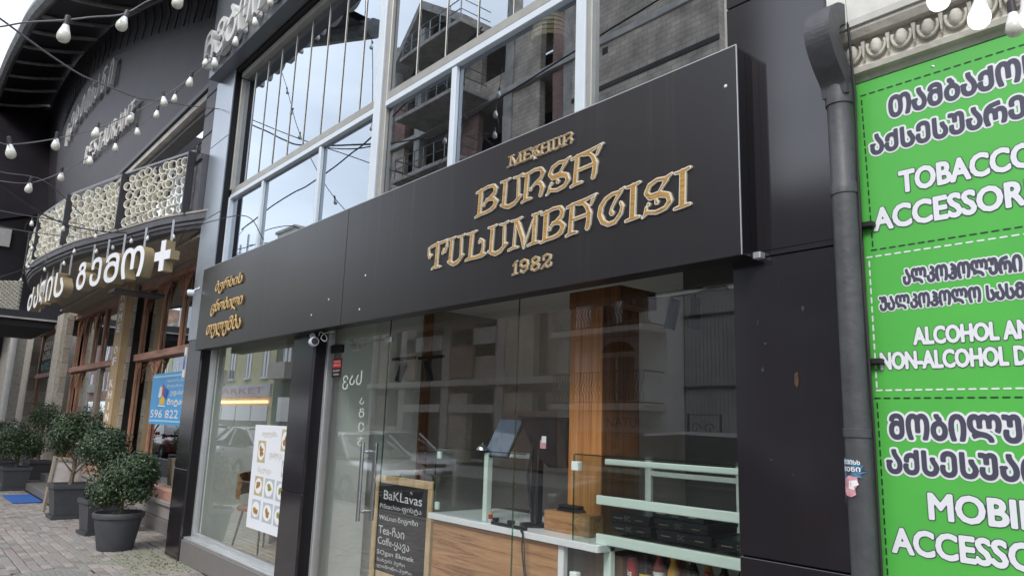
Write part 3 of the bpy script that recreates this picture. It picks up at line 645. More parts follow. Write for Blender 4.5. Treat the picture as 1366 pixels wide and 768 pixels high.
# stroke alphabet of the sign: (x, y, r) in a unit letter box
GL = {
'T': [[(.05, .84, .03), (.25, .90, .05), (.5, .93, .05), (.8, .95, .05), (.98, 1.0, .02)], [(.50, .93, .09), (.46, .08, .085)], [(.26, .02, .035), (.40, .07, .05), (.66, .04, .035)],
      [(.06, .84, .03), (.07, .62, .06), (.12, .50, .065)], [(.20, .56, .05)], [(.94, .96, .03), (.93, .72, .055), (.86, .56, .055)], [(.76, .54, .07), (.80, .66, .035)]],
'U': [[(.03, .97, .03), (.24, .95, .05), (.44, 1.0, .03)], [(.24, .93, .085), (.19, .16, .08)], [(.60, .97, .03), (.80, .94, .045), (.99, 1.0, .03)], [(.80, .93, .055), (.80, .22, .055)],
      [(.06, .14, .035), (.24, .06, .07), (.42, .0, .075), (.64, .05, .07), (.92, .26, .045)]],
'L': [[(.06, .97, .03), (.28, .94, .05), (.50, 1.0, .03)], [(.30, .93, .09), (.24, .08, .085)], [(.03, .02, .035), (.25, .06, .06), (.55, .05, .06), (.80, .07, .08), (.97, .10, .04)],
      [(.80, .10, .08), (.86, .35, .05), (.85, .55, .055), (.72, .64, .055)], [(.68, .56, .06)]],
'M': [[(.10, .97, .03), (.26, .94, .05), (.42, 1.0, .03)], [(.24, .92, .05), (.19, .08, .05)], [(.03, .0, .035), (.18, .05, .045), (.32, .04, .035)], [(.28, .92, .085), (.46, .30, .085), (.50, -.04, .035)],
      [(.50, .0, .03), (.76, .80, .03)], [(.74, .97, .03), (.84, .94, .05), (.99, 1.0, .03)], [(.83, .93, .085), (.80, .08, .085)], [(.62, .0, .035), (.78, .05, .05), (.95, .04, .035)]],
'B': [[(.05, .90, .04), (.25, .92, .05), (.52, .98, .05), (.80, .96, .055)], [(.24, .90, .10), (.20, .10, .095)], [(.03, -.01, .035), (.25, .05, .055), (.50, .06, .055), (.72, .10, .06)],
      [(.80, .94, .06), (.88, .82, .085), (.84, .66, .075), (.60, .53, .045), (.42, .42, .04)], [(.38, .36, .065)], [(.50, .52, .045), (.80, .48, .07), (.92, .34, .09), (.84, .18, .085), (.66, .09, .055)]],
'A': [[(.05, .88, .04), (.30, .93, .05), (.62, .96, .05), (.98, 1.05, .025)], [(.22, .90, .085), (.16, .08, .085)], [(.03, .0, .04), (.18, .05, .05), (.36, .05, .04)], [(.26, .46, .05), (.70, .50, .05)],
      [(.40, .90, .045), (.58, .88, .055), (.70, .72, .075), (.76, .50, .09), (.73, .20, .09), (.70, .10, .085)], [(.92, .99, .03), (.84, .86, .05), (.80, .76, .03)]],
'C': [[(.97, 1.0, .025), (.78, .90, .05), (.56, .90, .05), (.32, .80, .065), (.16, .60, .085), (.12, .38, .09), (.22, .16, .08), (.42, .04, .065), (.64, .06, .06), (.84, .26, .055), (.90, .46, .05), (.84, .58, .045)],
      [(.84, .92, .07), (.70, .74, .045), (.54, .50, .035), (.50, .36, .045)], [(.54, .34, .075)]],
'I': [[(.12, .96, .035), (.50, .96, .055), (.93, 1.02, .035)], [(.54, .94, .10), (.48, .08, .10)], [(.05, .0, .035), (.48, .04, .055), (.90, .05, .035)]],
'S': [[(.97, 1.0, .025), (.78, .90, .06), (.52, .94, .045), (.28, .84, .06), (.18, .64, .07), (.30, .50, .085), (.60, .52, .09), (.84, .44, .08), (.90, .26, .075), (.76, .10, .06), (.48, .04, .055), (.22, .10, .05), (.05, -.02, .025)],
      [(.80, .88, .07), (.68, .72, .04), (.56, .56, .03)], [(.16, .08, .06), (.18, .24, .035)], [(.25, .31, .055)], [(.48, .42, .03), (.50, .32, .07)]],
'R': [[(.05, .92, .04), (.25, .92, .05), (.55, .99, .05), (.82, .96, .055)], [(.24, .90, .09), (.18, .08, .085)], [(.03, .0, .035), (.20, .05, .05), (.42, .05, .035)],
      [(.82, .95, .06), (.91, .80, .085), (.82, .62, .06), (.58, .50, .04), (.46, .42, .035)], [(.40, .36, .065)], [(.60, .52, .04), (.82, .46, .07), (.90, .28, .09), (.82, .06, .07)]],
'E': [[(.05, .96, .04), (.40, .95, .06), (.95, 1.02, .04)], [(.32, .92, .10), (.26, .08, .10)], [(.05, .0, .04), (.40, .04, .06), (.95, .12, .05)], [(.30, .50, .05), (.75, .52, .05)], [(.92, 1.0, .04), (.86, .82, .03)], [(.93, .1, .05), (.96, .28, .03)]],
'H': [[(.05, .96, .035), (.25, .95, .05), (.42, .98, .035)], [(.22, .92, .09), (.2, .08, .09)], [(.03, .0, .035), (.2, .05, .05), (.38, .03, .035)], [(.25, .5, .045), (.75, .5, .045)],
      [(.62, .96, .035), (.8, .95, .05), (.98, .98, .035)], [(.78, .92, .09), (.77, .08, .09)], [(.58, .0, .035), (.76, .05, .05), (.96, .03, .035)]],
'1': [[(.20, .72, .05), (.60, .90, .06), (.80, 1.0, .05)], [(.56, .90, .09), (.50, .06, .09)], [(.12, .0, .045), (.85, .05, .045)]],
'9': [[(.66, .50, .05), (.40, .44, .075), (.16, .60, .085), (.20, .86, .075), (.52, 1.0, .06), (.82, .86, .08), (.88, .55, .09), (.80, .24, .08), (.48, .02, .06), (.20, .12, .06)], [(.20, .22, .07)]],
'8': [[(.52, .53, .07), (.22, .66, .07), (.24, .88, .07), (.54, 1.0, .06), (.82, .88, .07), (.82, .66, .07), (.52, .53, .07), (.18, .36, .08), (.14, .14, .08), (.46, .0, .07), (.80, .12, .08), (.84, .38, .08), (.52, .53, .07)]],
'2': [[(.22, .66, .065), (.22, .88, .055), (.55, 1.0, .06), (.86, .88, .08), (.84, .66, .085), (.55, .42, .06), (.20, .16, .05), (.06, .02, .04)], [(.14, .12, .05), (.40, .20, .06), (.66, .06, .075), (.90, .16, .05), (.92, .34, .04)]],
}
def gold_line(items, z0, h, lab):
    for ch, a, b in items:
        st = GL[ch]
        rim = sdf_mesh('letter', st, b - a, h, h * .010 + .001, SY - .010, SY + .001, 'gold_edge', sg, a, z0)
        rim['label'] = lab % ch
        sdf_mesh('gold_face', st, b - a, h, -h * .020, SY - .0125, SY - .0099, 'gold', rim, a, z0)
gold_line([('T', -3.967, -3.732), ('U', -3.736, -3.553), ('L', -3.543, -3.335), ('U', -3.325, -3.131), ('M', -3.134, -2.852), ('B', -2.858, -2.66), ('A', -2.66, -2.432), ('C', -2.437, -2.245), ('I', -2.249, -2.149), ('S', -2.151, -1.959), ('I', -1.959, -1.858)], 2.592, .176, 'gold letter %s in the longest line')
gold_line([('B', -3.462, -3.236), ('U', -3.223, -3.014), ('R', -3.027, -2.828), ('S', -2.826, -2.627), ('A', -2.633, -2.391)], 2.857, .172, 'gold letter %s in the second line')
gold_line([('M', -3.167, -3.02), ('E', -3.036, -2.95), ('S', -2.955, -2.883), ('H', -2.883, -2.786), ('U', -2.786, -2.707), ('R', -2.705, -2.616)], 3.104, .064, 'small gold letter %s in the top line')
sdf_mesh('cedilla', [[(.5, .0, .05), (.6, -.14, .05), (.42, -.26, .045)]], .072, .064, .002, SY - .014, SY + .001, 'gold_edge', sg, -2.955, 3.104)
gold_line([('1', -3.09, -3.034), ('9', -3.028, -2.944), ('8', -2.935, -2.85), ('2', -2.845, -2.76)], 2.442, .075, 'gold digit %s of the year')
for s, x0, x1, z0, z1 in (('ბურსის', -8.17, -7.37, 2.915, 3.07), ('ცნობილი', -8.24, -7.30, 2.68, 2.85), ('თულუმბა', -8.31, -7.29, 2.43, 2.63)):
    put_text('script_lettering', s, 'gold_script', sg, (x0, x1, z0, z1), SY - .012, offset=.010, shear=.25, depth=.004)
    put_text('script_lettering', s, 'gold_script_b', sg, (x0, x1, z0, z1), SY - .0165, offset=-.006, shear=.25, depth=.001)

# security cameras
def seccam(loc, rz, label, big=1.0):
    t = thing('security_camera', loc, label, 'camera', rz=rz)
    m = MB(); m.cyl((0, 0, 0), (0, -.055 * big, 0), .034 * big, n=20); m.cyl((0, -.055 * big, 0), (0, -.07 * big, 0), .034 * big, .03 * big, n=20); m.build('housing', 'white_frame', t, smooth=True)
    m = MB(); m.cyl((0, -.0702 * big, 0), (0, -.072 * big, 0), .025 * big, n=18); m.cyl((0, -.072 * big, 0), (0, -.076 * big, 0), .011 * big, n=12); m.build('lens', 'black_plastic', t, smooth=True)
    m = MB(); m.tube([(0, -.01, .02), (0, .01, .05), (0, .04, .055)], .009, 8); m.cyl((0, .04, .055), (0, .05, .055), .025, n=14); m.build('mount', 'white_frame', t, smooth=True)
    return t
seccam((-5.78, -.052, 2.245), rad(75), 'white bullet camera on the black pier beside the glass door', 1.15)
seccam((-8.88, -.15, 3.02), rad(-25), 'white bullet camera sticking out at the left end of the sign', 1.1)
mb = MB(); mb.tube(smooth_curve([(-5.75, -.02, 2.30), (-5.68, -.04, 2.325), (-5.58, -.05, 2.30), (-5.53, -.05, 2.26), (-5.58, -.04, 2.24), (-5.66, -.04, 2.27), (-5.62, -.03, 2.31), (-5.5, .0, 2.32)], 5), .004, 5)
tag(mb.build('camera_cable', 'off_white', smooth=True), 'loose white loop of cable under the sign beside the camera', 'cable')

# upper box lettering
bt = wthing('rooftop_letters', 'thick white channel letters on the grey fascia above the upper windows', 'sign letters')
for s, x0, x1, z0, z1 in (('Ჩ', -9.22, -8.86, 5.97, 6.42), ('Ვ', -8.80, -8.47, 5.97, 6.42), ('Ბ', -8.42, -8.08, 5.97, 6.45), ('Ო', -8.02, -7.66, 5.98, 6.40), ('Ი', -7.58, -7.32, 5.98, 6.40), ('Ს', -7.24, -6.92, 5.98, 6.40), ('Ა', -6.84, -6.5, 5.98, 6.4)):
    o = put_text('letter', s, 'off_white', bt, (x0, x1, z0, z1), -.225, offset=.012, depth=.05)
# ================================================================= THE RESTAURANT BUILDING ON THE LEFT
rb = wthing('restaurant_building', 'restaurant building with a bowed balcony, red wood windows and a huge dark canopy', 'building')
GY = .55
CURVE = smooth_curve([(-9.0, .10, 0), (-9.35, -.02, 0), (-10.1, -.30, 0), (-11.2, -.54, 0), (-12.5, -.86, 0), (-13.95, -1.04, 0), (-15.3, -1.10, 0), (-16.6, -1.0, 0), (-18.0, -.66, 0), (-19.2, -.1, 0), (-19.6, .2, 0)], 6)
CX = [p.x for p in CURVE]
def cpt(x):
    for a, b in zip(CURVE[:-1], CURVE[1:]):
        if b.x <= x <= a.x:
            t = (a.x - x) / (a.x - b.x + 1e-9); return a.lerp(b, t), (b - a).normalized()
    return CURVE[-1], Vector((-1, 0, 0))
def band(name, m, prof, par, sub=1):
    """sweep a profile of (out, z) along the balcony curve"""
    mb = MB(); n = len(prof); P = CURVE
    for i, p in enumerate(P):
        d = (P[min(i + 1, len(P) - 1)] - P[max(i - 1, 0)]).normalized(); o = Vector((d.y, -d.x, 0)); o = -o if o.y > 0 else o
        for (q, z) in prof: mb.v.append((p.x + o.x * q, p.y + o.y * q, z))
    for i in range(len(P) - 1):
        for k in range(n):
            j = (k + 1) % n; mb.f.append((i * n + k, i * n + j, (i + 1) * n + j, (i + 1) * n + k)); mb.m.append(0)
    mb.f.append(tuple(range(n))); mb.m.append(0); e = (len(P) - 1) * n; mb.f.append(tuple(range(e, e + n))); mb.m.append(0)
    return mb.build(name, m, par, smooth=False)
band('balcony_cap', 'mould_cap', [(-.12, 4.135), (.035, 4.135), (.035, 4.16), (-.12, 4.16)], rb)
band('balcony_moulding', 'mould_grey', [(-.2, 3.95), (-.035, 3.95), (-.02, 3.99), (.0, 4.0), (.0, 4.045), (.025, 4.05), (.025, 4.132), (-.2, 4.132)], rb)
# balcony floor / soffit
mb = MB()
for a, b in zip(CURVE[:-1], CURVE[1:]): mb.quad((a.x, a.y + .12, 4.0), (b.x, b.y + .12, 4.0), (b.x, .75, 4.0), (a.x, .75, 4.0)); mb.quad((a.x, a.y + .05, 3.96), (b.x, b.y + .05, 3.96), (b.x, .42, 3.90), (a.x, .42, 3.90))
mb.build('balcony_slab', 'stucco_brown', rb)
mb = MB(); x = -9.45
while x > -19.5:
    mb.box(x - .04, x, .02, .44, 3.868, 3.898, M=Matrix.Translation((x, .2, 3.88)) @ Matrix.Rotation(.5, 4, 'Z') @ Matrix.Translation((-x, -.2, -3.88))); x -= .075
tag(mb.build('soffit_slat', 'slat_brown', rb), kind='stuff')
box('lintel', 'stucco_brown', rb, -20.9, -9.42, .42, .6, 3.84, 4.2)
# rail and posts
RZ = 5.0
posts = [-9.62, -11.25, -13.05, -14.8, -16.5]
pr = [cpt(x)[0] for x in posts]
balc = MB()
for a, b in zip(pr[:-1], pr[1:]):
    a2 = Vector((a.x, a.y, RZ)); b2 = Vector((b.x, b.y, RZ)); balc.tube([a2, b2], .022, 6)
balc.build('balcony_handrail', 'rail_metal', rb)
mb = MB(); a, b = pr[0], pr[1]; mb.tube([(a.x, a.y, RZ - .06), (b.x, b.y, RZ - .06)], .03, 4); mb.build('balcony_underrail', 'dark_metal', rb)
for i, p in enumerate(pr): MB().box(p.x - .02, p.x + .02, p.y - .085, p.y + .01, 4.16, RZ - .02).build('railing_post', 'dark_metal', rb)
# pvc rings: share six meshes
rings = []
for r_ in (.070, .062, .052):
    for m in ('pvc', 'pvc_white'):
        b = MB(); n = 12
        b.lathe([(r_ - .008, 0), (r_, 0), (r_, .055), (r_ - .008, .055), (r_ - .008, 0)], n, M=Matrix.Rotation(rad(90), 4, 'X'))
        me = b.mesh('ring', m); me.polygons.foreach_set('use_smooth', [False] * len(me.polygons)); rings.append((r_, me))
count = 0; rest = MB()
R2 = random.Random(3)
for a, b in zip(pr[:-1], pr[1:]):
    d = (b - a); Lg = d.length; d.normalize(); nrm = Vector((d.y, -d.x, 0)); nrm = -nrm if nrm.y > 0 else nrm
    ang = math.atan2(d.y, d.x) + math.pi
    z = 4.24; row = 0
    while z < 4.90:
        u = .09 + (.07 if row % 2 else 0)
        while u < Lg - .06:
            k = R2.choice((0, 0, 2, 2, 4)) + (1 if (u / Lg < .22 and a is pr[0] and z < 4.75) or R2.random() < .08 else 0)
            r_, me = rings[k]; off = R2.uniform(-.03, .03) - .02
            p = a + d * (u + R2.uniform(-.008, .008)) + nrm * off; pz = z + R2.uniform(-.012, .012)
            if z > 4.8 and R2.random() < .35: u += .148; continue
            if count < 298: link('ring', me, rb, (p.x, p.y, pz), (0, 0, ang + .35 + R2.uniform(-.12, .12))); count += 1
            else:
                M = Matrix.Translation((p.x, p.y, pz)) @ Matrix.Rotation(ang, 4, 'Z') @ Matrix.Rotation(rad(90), 4, 'X')
                rest.lathe([(r_ - .008, 0), (r_, 0), (r_, .055), (r_ - .008, .055)], 8, M=M)
            u += .148
        z += .128; row += 1
tag(rest.build('ring_screen', 'pvc', rb), kind='stuff')
# far stretch of the same railing, a few pixels wide
mb = MB()
for i in range(9):
    for k in range(8):
        mb.lathe([(.048, 0), (.056, 0), (.056, .09), (.048, .09)], 8, M=Matrix.Translation((-23.2 - i * .11, -.42 - i * .1, 4.24 + k * .1)) @ Matrix.Rotation(.7, 4, 'Z') @ Matrix.Rotation(rad(90), 4, 'X'))
tag(mb.build('ring_screen', 'pvc', rb), kind='stuff'); MB().box(-24.5, -23.0, -.55, .2, 4.05, 4.14).build('balcony_ledge', 'mould_cap', rb)
# end pilaster next to the shop pier
MB().box(-9.95, -9.43, .03, .5, 3.9, 6.4).build('pilaster', 'mould_grey', rb); MB().box(-10.0, -9.43, -.08, .03, 4.16, 4.86).box(-10.05, -9.43, -.11, .06, 4.86, 4.93).build('end_pier', 'mould_grey', rb)
mb = MB()
for z in (4.45, 5.3, 5.62, 5.9): mb.box(-9.955, -9.425, .024, .03, z, z + .02)
tag(mb.build('groove', 'dark_soffit', rb), kind='stuff')
# upper storey behind the balcony
box('upper_wall', 'stucco_brown', rb, -22.5, -9.5, .95, 1.1, 4.0, 6.5); box('balcony_window', 'rest_glass', rb, -21.5, -9.95, .60, .61, 4.25, 6.0)
for i in range(13): bev('window_mullion', 'beige_frame', rb, -10.5 - i * .85, -10.46 - i * .85, .56, .60, 4.25, 6.0)
mb = MB()
for x0, z0, x1, z1 in ((-10.1, 5.35, -12.2, 4.75), (-10.6, 5.7, -12.6, 4.9), (-12.6, 5.4, -14.6, 5.2), (-11, 4.7, -13.3, 5.5)): mb.tube([(x0, .7, z0), (x1, .75, z1)], .012, 5)
tag(mb.build('scaffold_reflection', 'basket', rb), kind='stuff')  # these sticks stand in for a scaffold mirrored in the balcony glass
# fascia lunette, its rim and the canopy
FY = .10
inner = [(-22.93, 6.83), (-24.3, 8.3), (-24.6, 9.26), (-24.24, 9.87), (-23.0, 10.15), (-21.26, 10.19), (-18.16, 9.75), (-14.42, 8.6), (-11.5, 7.6), (-9.4, 6.9)]
outer = [(-25.22, 7.29), (-26.55, 9.05), (-28.4, 11.3), (-28.9, 12.0), (-27.42, 12.15), (-25.77, 12.11), (-23.68, 11.87), (-21.2, 11.39), (-19.03, 10.94), (-14.79, 9.59), (-9.4, 7.75)]
MB().prism([(-9.4, 6.22), (-22.19, 6.05)] + inner, FY, FY + .25).build('fascia_panel', 'fascia_dark', rb)
MB().prism([(-22.19, 6.05)] + inner + outer[::-1], FY + .06, FY + .3).build('truss_rim', 'canopy_metal', rb)
MB().box(-22.2, -9.4, FY - .03, FY + .1, 6.14, 6.21, M=None).build('fascia_edge', 'dark_metal', rb); MB().box(-22.2, -9.4, FY + .01, FY + .2, 6.03, 6.125).build('fascia_trim', 'rib_metal', rb); MB().box(-22.2, -9.4, FY + .1, FY + .3, 5.94, 6.01).build('window_head', 'mould_grey', rb)
mb = MB()                                                 # welded lattice on the rim
for a, b in zip(outer[:-1], outer[1:]):
    pass
for i in range(46):
    t = i / 45; k = t * (len(inner) - 1); j = min(int(k), len(inner) - 2); f = k - j
    x = inner[j][0] * (1 - f) + inner[j + 1][0] * f; z = inner[j][1] * (1 - f) + inner[j + 1][1] * f
    mb.tube([(x, FY + .02, z + .15), (x + .12, FY + .03, z + .45), (x - .1, FY + .02, z + .8)], .018, 4)
tag(mb.build('lattice', 'dark_metal', rb), kind='stuff')
cdir = Vector((.48, -.79, -.38)); OUT = smooth_curve([(x, FY, z) for x, z in outer], 5)
Ls = [1.9] * len(OUT)
mb = MB()
for i in range(len(OUT) - 1):
    a, b = OUT[i], OUT[i + 1]; mb.quad(a - cdir * .5, b - cdir * .5, b + cdir * 2.0, a + cdir * 2.0); k = Vector((0, 0, .12)); mb.quad(a + k - cdir * .5, a + cdir * 2.0 + k, b + cdir * 2.0 + k, b + k - cdir * .5)
mb.build('canopy_sheet', 'canopy_metal', rb)
for i in range(0, len(OUT) - 1):
    if i % 4 or i < 8: continue
    a = OUT[i]; p = [a + cdir * (2.0 * t) + Vector((0, 0, -.03 - .05 * math.sin(t * math.pi))) for t in (0, .25, .5, .75, 1)]
    MB().tube(p, .05, 5).build('canopy_rib', 'rib_metal', rb)
MB().tube([a + cdir * 2.0 + Vector((0, 0, .02)) for a in OUT], .14, 8).build('canopy_edge_beam', 'beam_metal', rb, smooth=True)
# fascia lettering
lt = wthing('fascia_letters', 'weathered metal channel letters reading RESTAURANT on the dark lunette', 'sign letters')
def along(s, P0, P1, h, m, par, depth=.09):
    """letters laid one by one from P0 to P1 (x,z) on the fascia"""
    n = len(s); ang = math.atan2(P1[1] - P0[1], P1[0] - P0[0])
    for i, c in enumerate(s):
        t = i / max(n, 1); x = P0[0] + (P1[0] - P0[0]) * t; z = P0[1] + (P1[1] - P0[1]) * t; w_ = math.hypot(P1[0] - P0[0], P1[1] - P0[1]) / n * .78
        M = Matrix.Translation((x, FY - .06, z)) @ Matrix.Rotation(-ang, 4, 'Y')
        put_text('letter', c, 'letter_pale', par, (w_ * (.35 if c == 'I' else 0), w_ * (.65 if c == 'I' else 1), 0, h), -.02, offset=.0, depth=depth / 4, M=M)
along('RESTAURANT', (-19.1, 7.34), (-14.3, 6.98), .42, 'rib_metal', lt)
lt2 = wthing('fascia_letters', 'weathered Georgian channel letters curving along the top of the dark lunette', 'sign letters')
pts = smooth_curve([(-22.6, 0, 8.75), (-21.3, 0, 9.0), (-20.0, 0, 8.95), (-18.8, 0, 8.88), (-17.2, 0, 8.68)], 6); s = 'ᲠᲔᲡᲢᲝᲠᲐᲜᲘ'
for i, c in enumerate(s):
    k = i / (len(s) - 1) * (len(pts) - 2); j = int(k); p = pts[j].lerp(pts[j + 1], k - j); d = pts[j + 1] - pts[j]; ang = math.atan2(d.z, d.x)
    M = Matrix.Translation((p.x, FY - .06, p.z)) @ Matrix.Rotation(-ang, 4, 'Y'); put_text('letter', c, 'letter_pale', lt2, (0, .42, 0, .62), -.02, offset=.0, depth=.03, M=M)

# bowed shop letters under the balcony
LXs = [-15.1, -14.5, -13.9, -13.3, -12.7, -11.65, -11.13, -10.64, -10.03, -9.38]; LYs = [-1.08, -1.06, -1.05, -1.03, -.99, -.88, -.80, -.71, -.60, -.43]
def lpt(x):
    y = float(np.interp(x, LXs, LYs)); s_ = (float(np.interp(x + .5, LXs, LYs)) - float(np.interp(x - .5, LXs, LYs))) / (1.0 if -14.6 < x < -9.9 else .5); return Vector((x, y, 0)), math.atan(s_)
gl = wthing('restaurant_letters', 'big white Georgian channel letters and a plus sign hung under the balcony', 'sign letters')
for c, x0, x1 in (('ძ', -15.15, -14.78), ('ა', -14.62, -14.25), ('ლ', -14.12, -13.72), ('ი', -13.55, -13.15), ('ს', -12.98, -12.48), ('გ', -11.85, -11.5), ('ე', -11.33, -10.98), ('მ', -10.87, -10.45), ('ო', -10.33, -9.76)):
    P, d = cpt((x0 + x1) / 2); ang = math.atan2(-d.y, -d.x); wd = (x1 - x0)
    C_ = {'ძ': 'Ძ', 'ა': 'Ა', 'ლ': 'Ლ', 'ი': 'Ი', 'ს': 'Ს', 'გ': 'Გ', 'ე': 'Ე', 'მ': 'Მ', 'ო': 'Ო'}[c]
    P, ang = lpt((x0 + x1) / 2); M = Matrix.Translation((P.x, P.y, 3.30)) @ Matrix.Rotation(ang, 4, 'Z')
    o = put_text('letter', C_, 'tan_side', gl, (-wd / 2, wd / 2, 0, .38), .065, offset=.035, depth=.065, M=M)
    f = put_text('letter_face', C_, 'white_letter', o, (-wd / 2, wd / 2, 0, .38), -.004, offset=.035, depth=.0, M=M)
    MB().box(P.x - .01, P.x + .01, P.y + .1, P.y + .12, 3.65, 3.97).build('hanger', 'alu', o)
P, d = cpt(-9.42); ang = .2; M = Matrix.Translation((-9.36, -.43, 3.50)) @ Matrix.Scale(.80, 4) @ Matrix.Rotation(ang, 4, 'Z')
PL = [(-.07, -.24), (.07, -.24), (.07, -.07), (.24, -.07), (.24, .07), (.07, .07), (.07, .24), (-.07, .24), (-.07, .07), (-.24, .07), (-.24, -.07), (-.07, -.07)]
m1 = MB(); m1.prism(PL, 0, .14); me = m1.mesh('plus', 'tan_side'); me.transform(M); o = link('plus', me, gl)
m1 = MB(); m1.prism(PL, -.008, -.001); me = m1.mesh('plus_face', 'white_letter'); me.transform(M); link('plus_face', me, o); MB().box(-9.38, -9.36, -.36, -.34, 3.68, 3.97).build('hanger', 'alu', o)
mb = MB(); mb.box(-12.3, -11.9, -.4, .3, 3.38, 3.42); mb.build('letter_rail', 'dark_metal', gl)

# ground floor: piers, timber, glass
def tiled(x0, x1, y0, y1, z0, z1, step, mats, face_m):
    """a pier: core in mortar colour with separate tiles on its front and right faces"""
    core = box('pier', 'mortar', rb, x0, x1, y0 + .012, y1, z0, z1)
    if face_m: MB().box(x0, x1, y0, y0 + .011, z0, z1).build('pier_face', face_m, rb)
    z = z0; k = 0
    while z < z1 - .05:
        bev('tile', mats[k % len(mats)], core, x1 + .0005, x1 + .012, y0 + .006, y1, z + .004, min(z + step, z1) - .004, c=.003)
        if not face_m: bev('tile', mats[(k + 1) % len(mats)], core, x0, x1, y0, y0 + .011, z + .004, min(z + step, z1) - .004, c=.003)
        z += step; k += 1
    return core
box('pier_return', 'tan_panel', rb, -14.62, -14.058, .25, .34, .36, 3.95)
tiled(-14.63, -14.05, .342, .41, .36, 3.9, .30, ['tile_beige', 'tile_beige3', 'tile_beige2'], None)
box('column', 'stone_col', rb, -20.85, -20.02, .2, .42, 0, 3.9); tiled(-20.8, -19.94, .27, .42, .0, 3.8, .34, ['tile_beige', 'tile_beige3'], None)
tiled(-26.6, -25.2, .3, .5, 0, 4.4, .36, ['tile_beige2', 'tile_beige'], 'stone_col')
pl = wthing('vertical_sign', 'tall narrow tan panel with white stacked letters between the restaurant door and window', 'sign')
bev('panel', 'tan_panel', pl, -14.62, -14.06, .232, .249, .5, 3.86)
for i, c in enumerate('HOME-OF-KHINKALI'):
    if c != '-': put_text('letter', c, 'white_letter', pl, ((-14.46, -14.22) if c != 'I' else (-14.37, -14.31)) + ( 3.6 - i * .195, 3.73 - i * .195), .23, offset=.03, depth=.004)
    pass
def post(x, z0, z1, w_=.03, y0=.505, y1=.55, m='red_wood'): return bev('window_post', m, rb, x - w_, x + w_, y0, y1, z0, z1, c=.006)
def fret(x, z, sx, s=1.0):
    """carved corner bracket: curls of bent strip"""
    m = MB()
    for (cx, cz, r_) in ((.06, -.05, .045), (.15, -.05, .04), (.06, -.14, .04), (.055, -.22, .032), (.23, -.04, .03), (.12, -.12, .03), (.05, -.29, .025)):
        m.tube([(x + sx * s * (cx + r_ * math.cos(a * .9)), .50, z + s * (cz + r_ * math.sin(a * .9))) for a in range(8)], .011, 4)
    m.tube([(x + sx * s * .30, .50, z - .005), (x + sx * s * .2, .50, z - s * .1), (x + sx * s * .1, .5, z - s * .2), (x + sx * s * .02, .5, z - s * .36)], .012, 4)
    tag(m.build('fretwork', 'red_wood', rb), kind='stuff')
for x0, x1 in ((-13.95, -9.42), (-19.9, -14.7), (-25.2, -20.9)):
    bev('transom_beam', 'red_wood_h', rb, x0, x1, .44, .56, 2.49, 2.605, c=.006); bev('head_beam', 'red_wood_h', rb, x0, x1, .43, .56, 3.74, 3.86, c=.006)
    bev('sill_beam', 'red_wood_h', rb, x0, x1, .42, .56, .43, .56, c=.006); bev('sill', 'granite_grey', rb, x0, x1, .36, .6, .375, .43, c=.005)
    for a, b in ((0, .19), (.194, .374)):
        k = x0
        while k < x1 - .1: bev('plinth_stone', 'granite_grey' if a else 'granite', rb, k, min(k + 1.1, x1) - .006, .40 + (.0 if a else -.02), .6, a, b, c=.004); k += 1.1
for x in (-14.0, -12.72, -9.6): post(x, .56, 2.49)
for x in (-13.95, -12.72, -11.65, -10.5): post(x, 2.605, 3.74)
for x in (-19.85, -19.1): post(x, .56, 2.49)
for x in (-19.85, -19.0, -17.9): post(x, 2.605, 3.74)
for x in (-25.1, -23.0, -20.95): post(x, .56, 3.74)
post(-17.0, .0, 3.74, .07); post(-14.75, .0, 3.74, .06)
for x, sx in ((-13.9, 1), (-12.77, -1), (-12.67, 1), (-11.7, -1), (-11.6, 1), (-10.5, -1)): fret(x, 3.735, sx)
for x, sx in ((-13.9, 1), (-12.77, -1), (-12.67, 1), (-19.8, 1), (-19.15, -1), (-19.05, 1)): fret(x, 2.485, sx)
for x, sx in ((-19.8, 1), (-19.05, -1), (-18.95, 1), (-17.95, -1), (-17.85, 1)): fret(x, 3.735, sx)
def rg(x0, x1, z0, z1, y=GY): MB().box(x0, x1, y, y + .01, z0, z1).build('window_pane', 'rest_glass', rb)
for a, b in ((-13.95, -12.77), (-12.67, -9.42)): rg(a, b, .56, 2.49)
for a, b in ((-13.95, -12.77), (-12.67, -11.7), (-11.6, -10.55), (-10.45, -9.42)): rg(a, b, 2.605, 3.74)
for a, b in ((-19.8, -19.15), (-19.05, -17.1)): rg(a, b, .56, 2.49)
for a, b in ((-19.8, -19.05), (-18.95, -17.95), (-17.85, -17.1), (-16.9, -14.8)): rg(a, b, 2.605, 3.74)
for a, b in ((-25.1, -23.05), (-22.95, -21.0)): rg(a, b, .56, 2.49); rg(a, b, 2.605, 3.74)
dd = bev('door', 'bronze', rb, -16.9, -16.62, .47, .56, .1, 2.48); bev('door_stile', 'bronze', dd, -15.2, -14.85, .47, .56, .1, 2.48); MB().box(-16.62, -15.2, .51, .52, .4, 2.4).build('door_pane', 'rest_glass', dd); bev('door_rail', 'bronze', dd, -16.62, -15.2, .48, .55, .1, .4)
MB().tube([(-16.5, .44, 1.0), (-16.5, .40, 1.05), (-16.5, .40, 1.35), (-16.5, .44, 1.4)], .015, 8).build('door_handle', 'steel', dd)
box('back_wall', 'int_dark', rb, -26, -9.42, 3.0, 3.1, 0, 4); box('inner_ceiling', 'int_dark', rb, -26, -9.42, .62, 3.0, 3.9, 4.0); box('inner_floor', 'int_brown', rb, -26, -9.42, .62, 3.0, .0, .3)
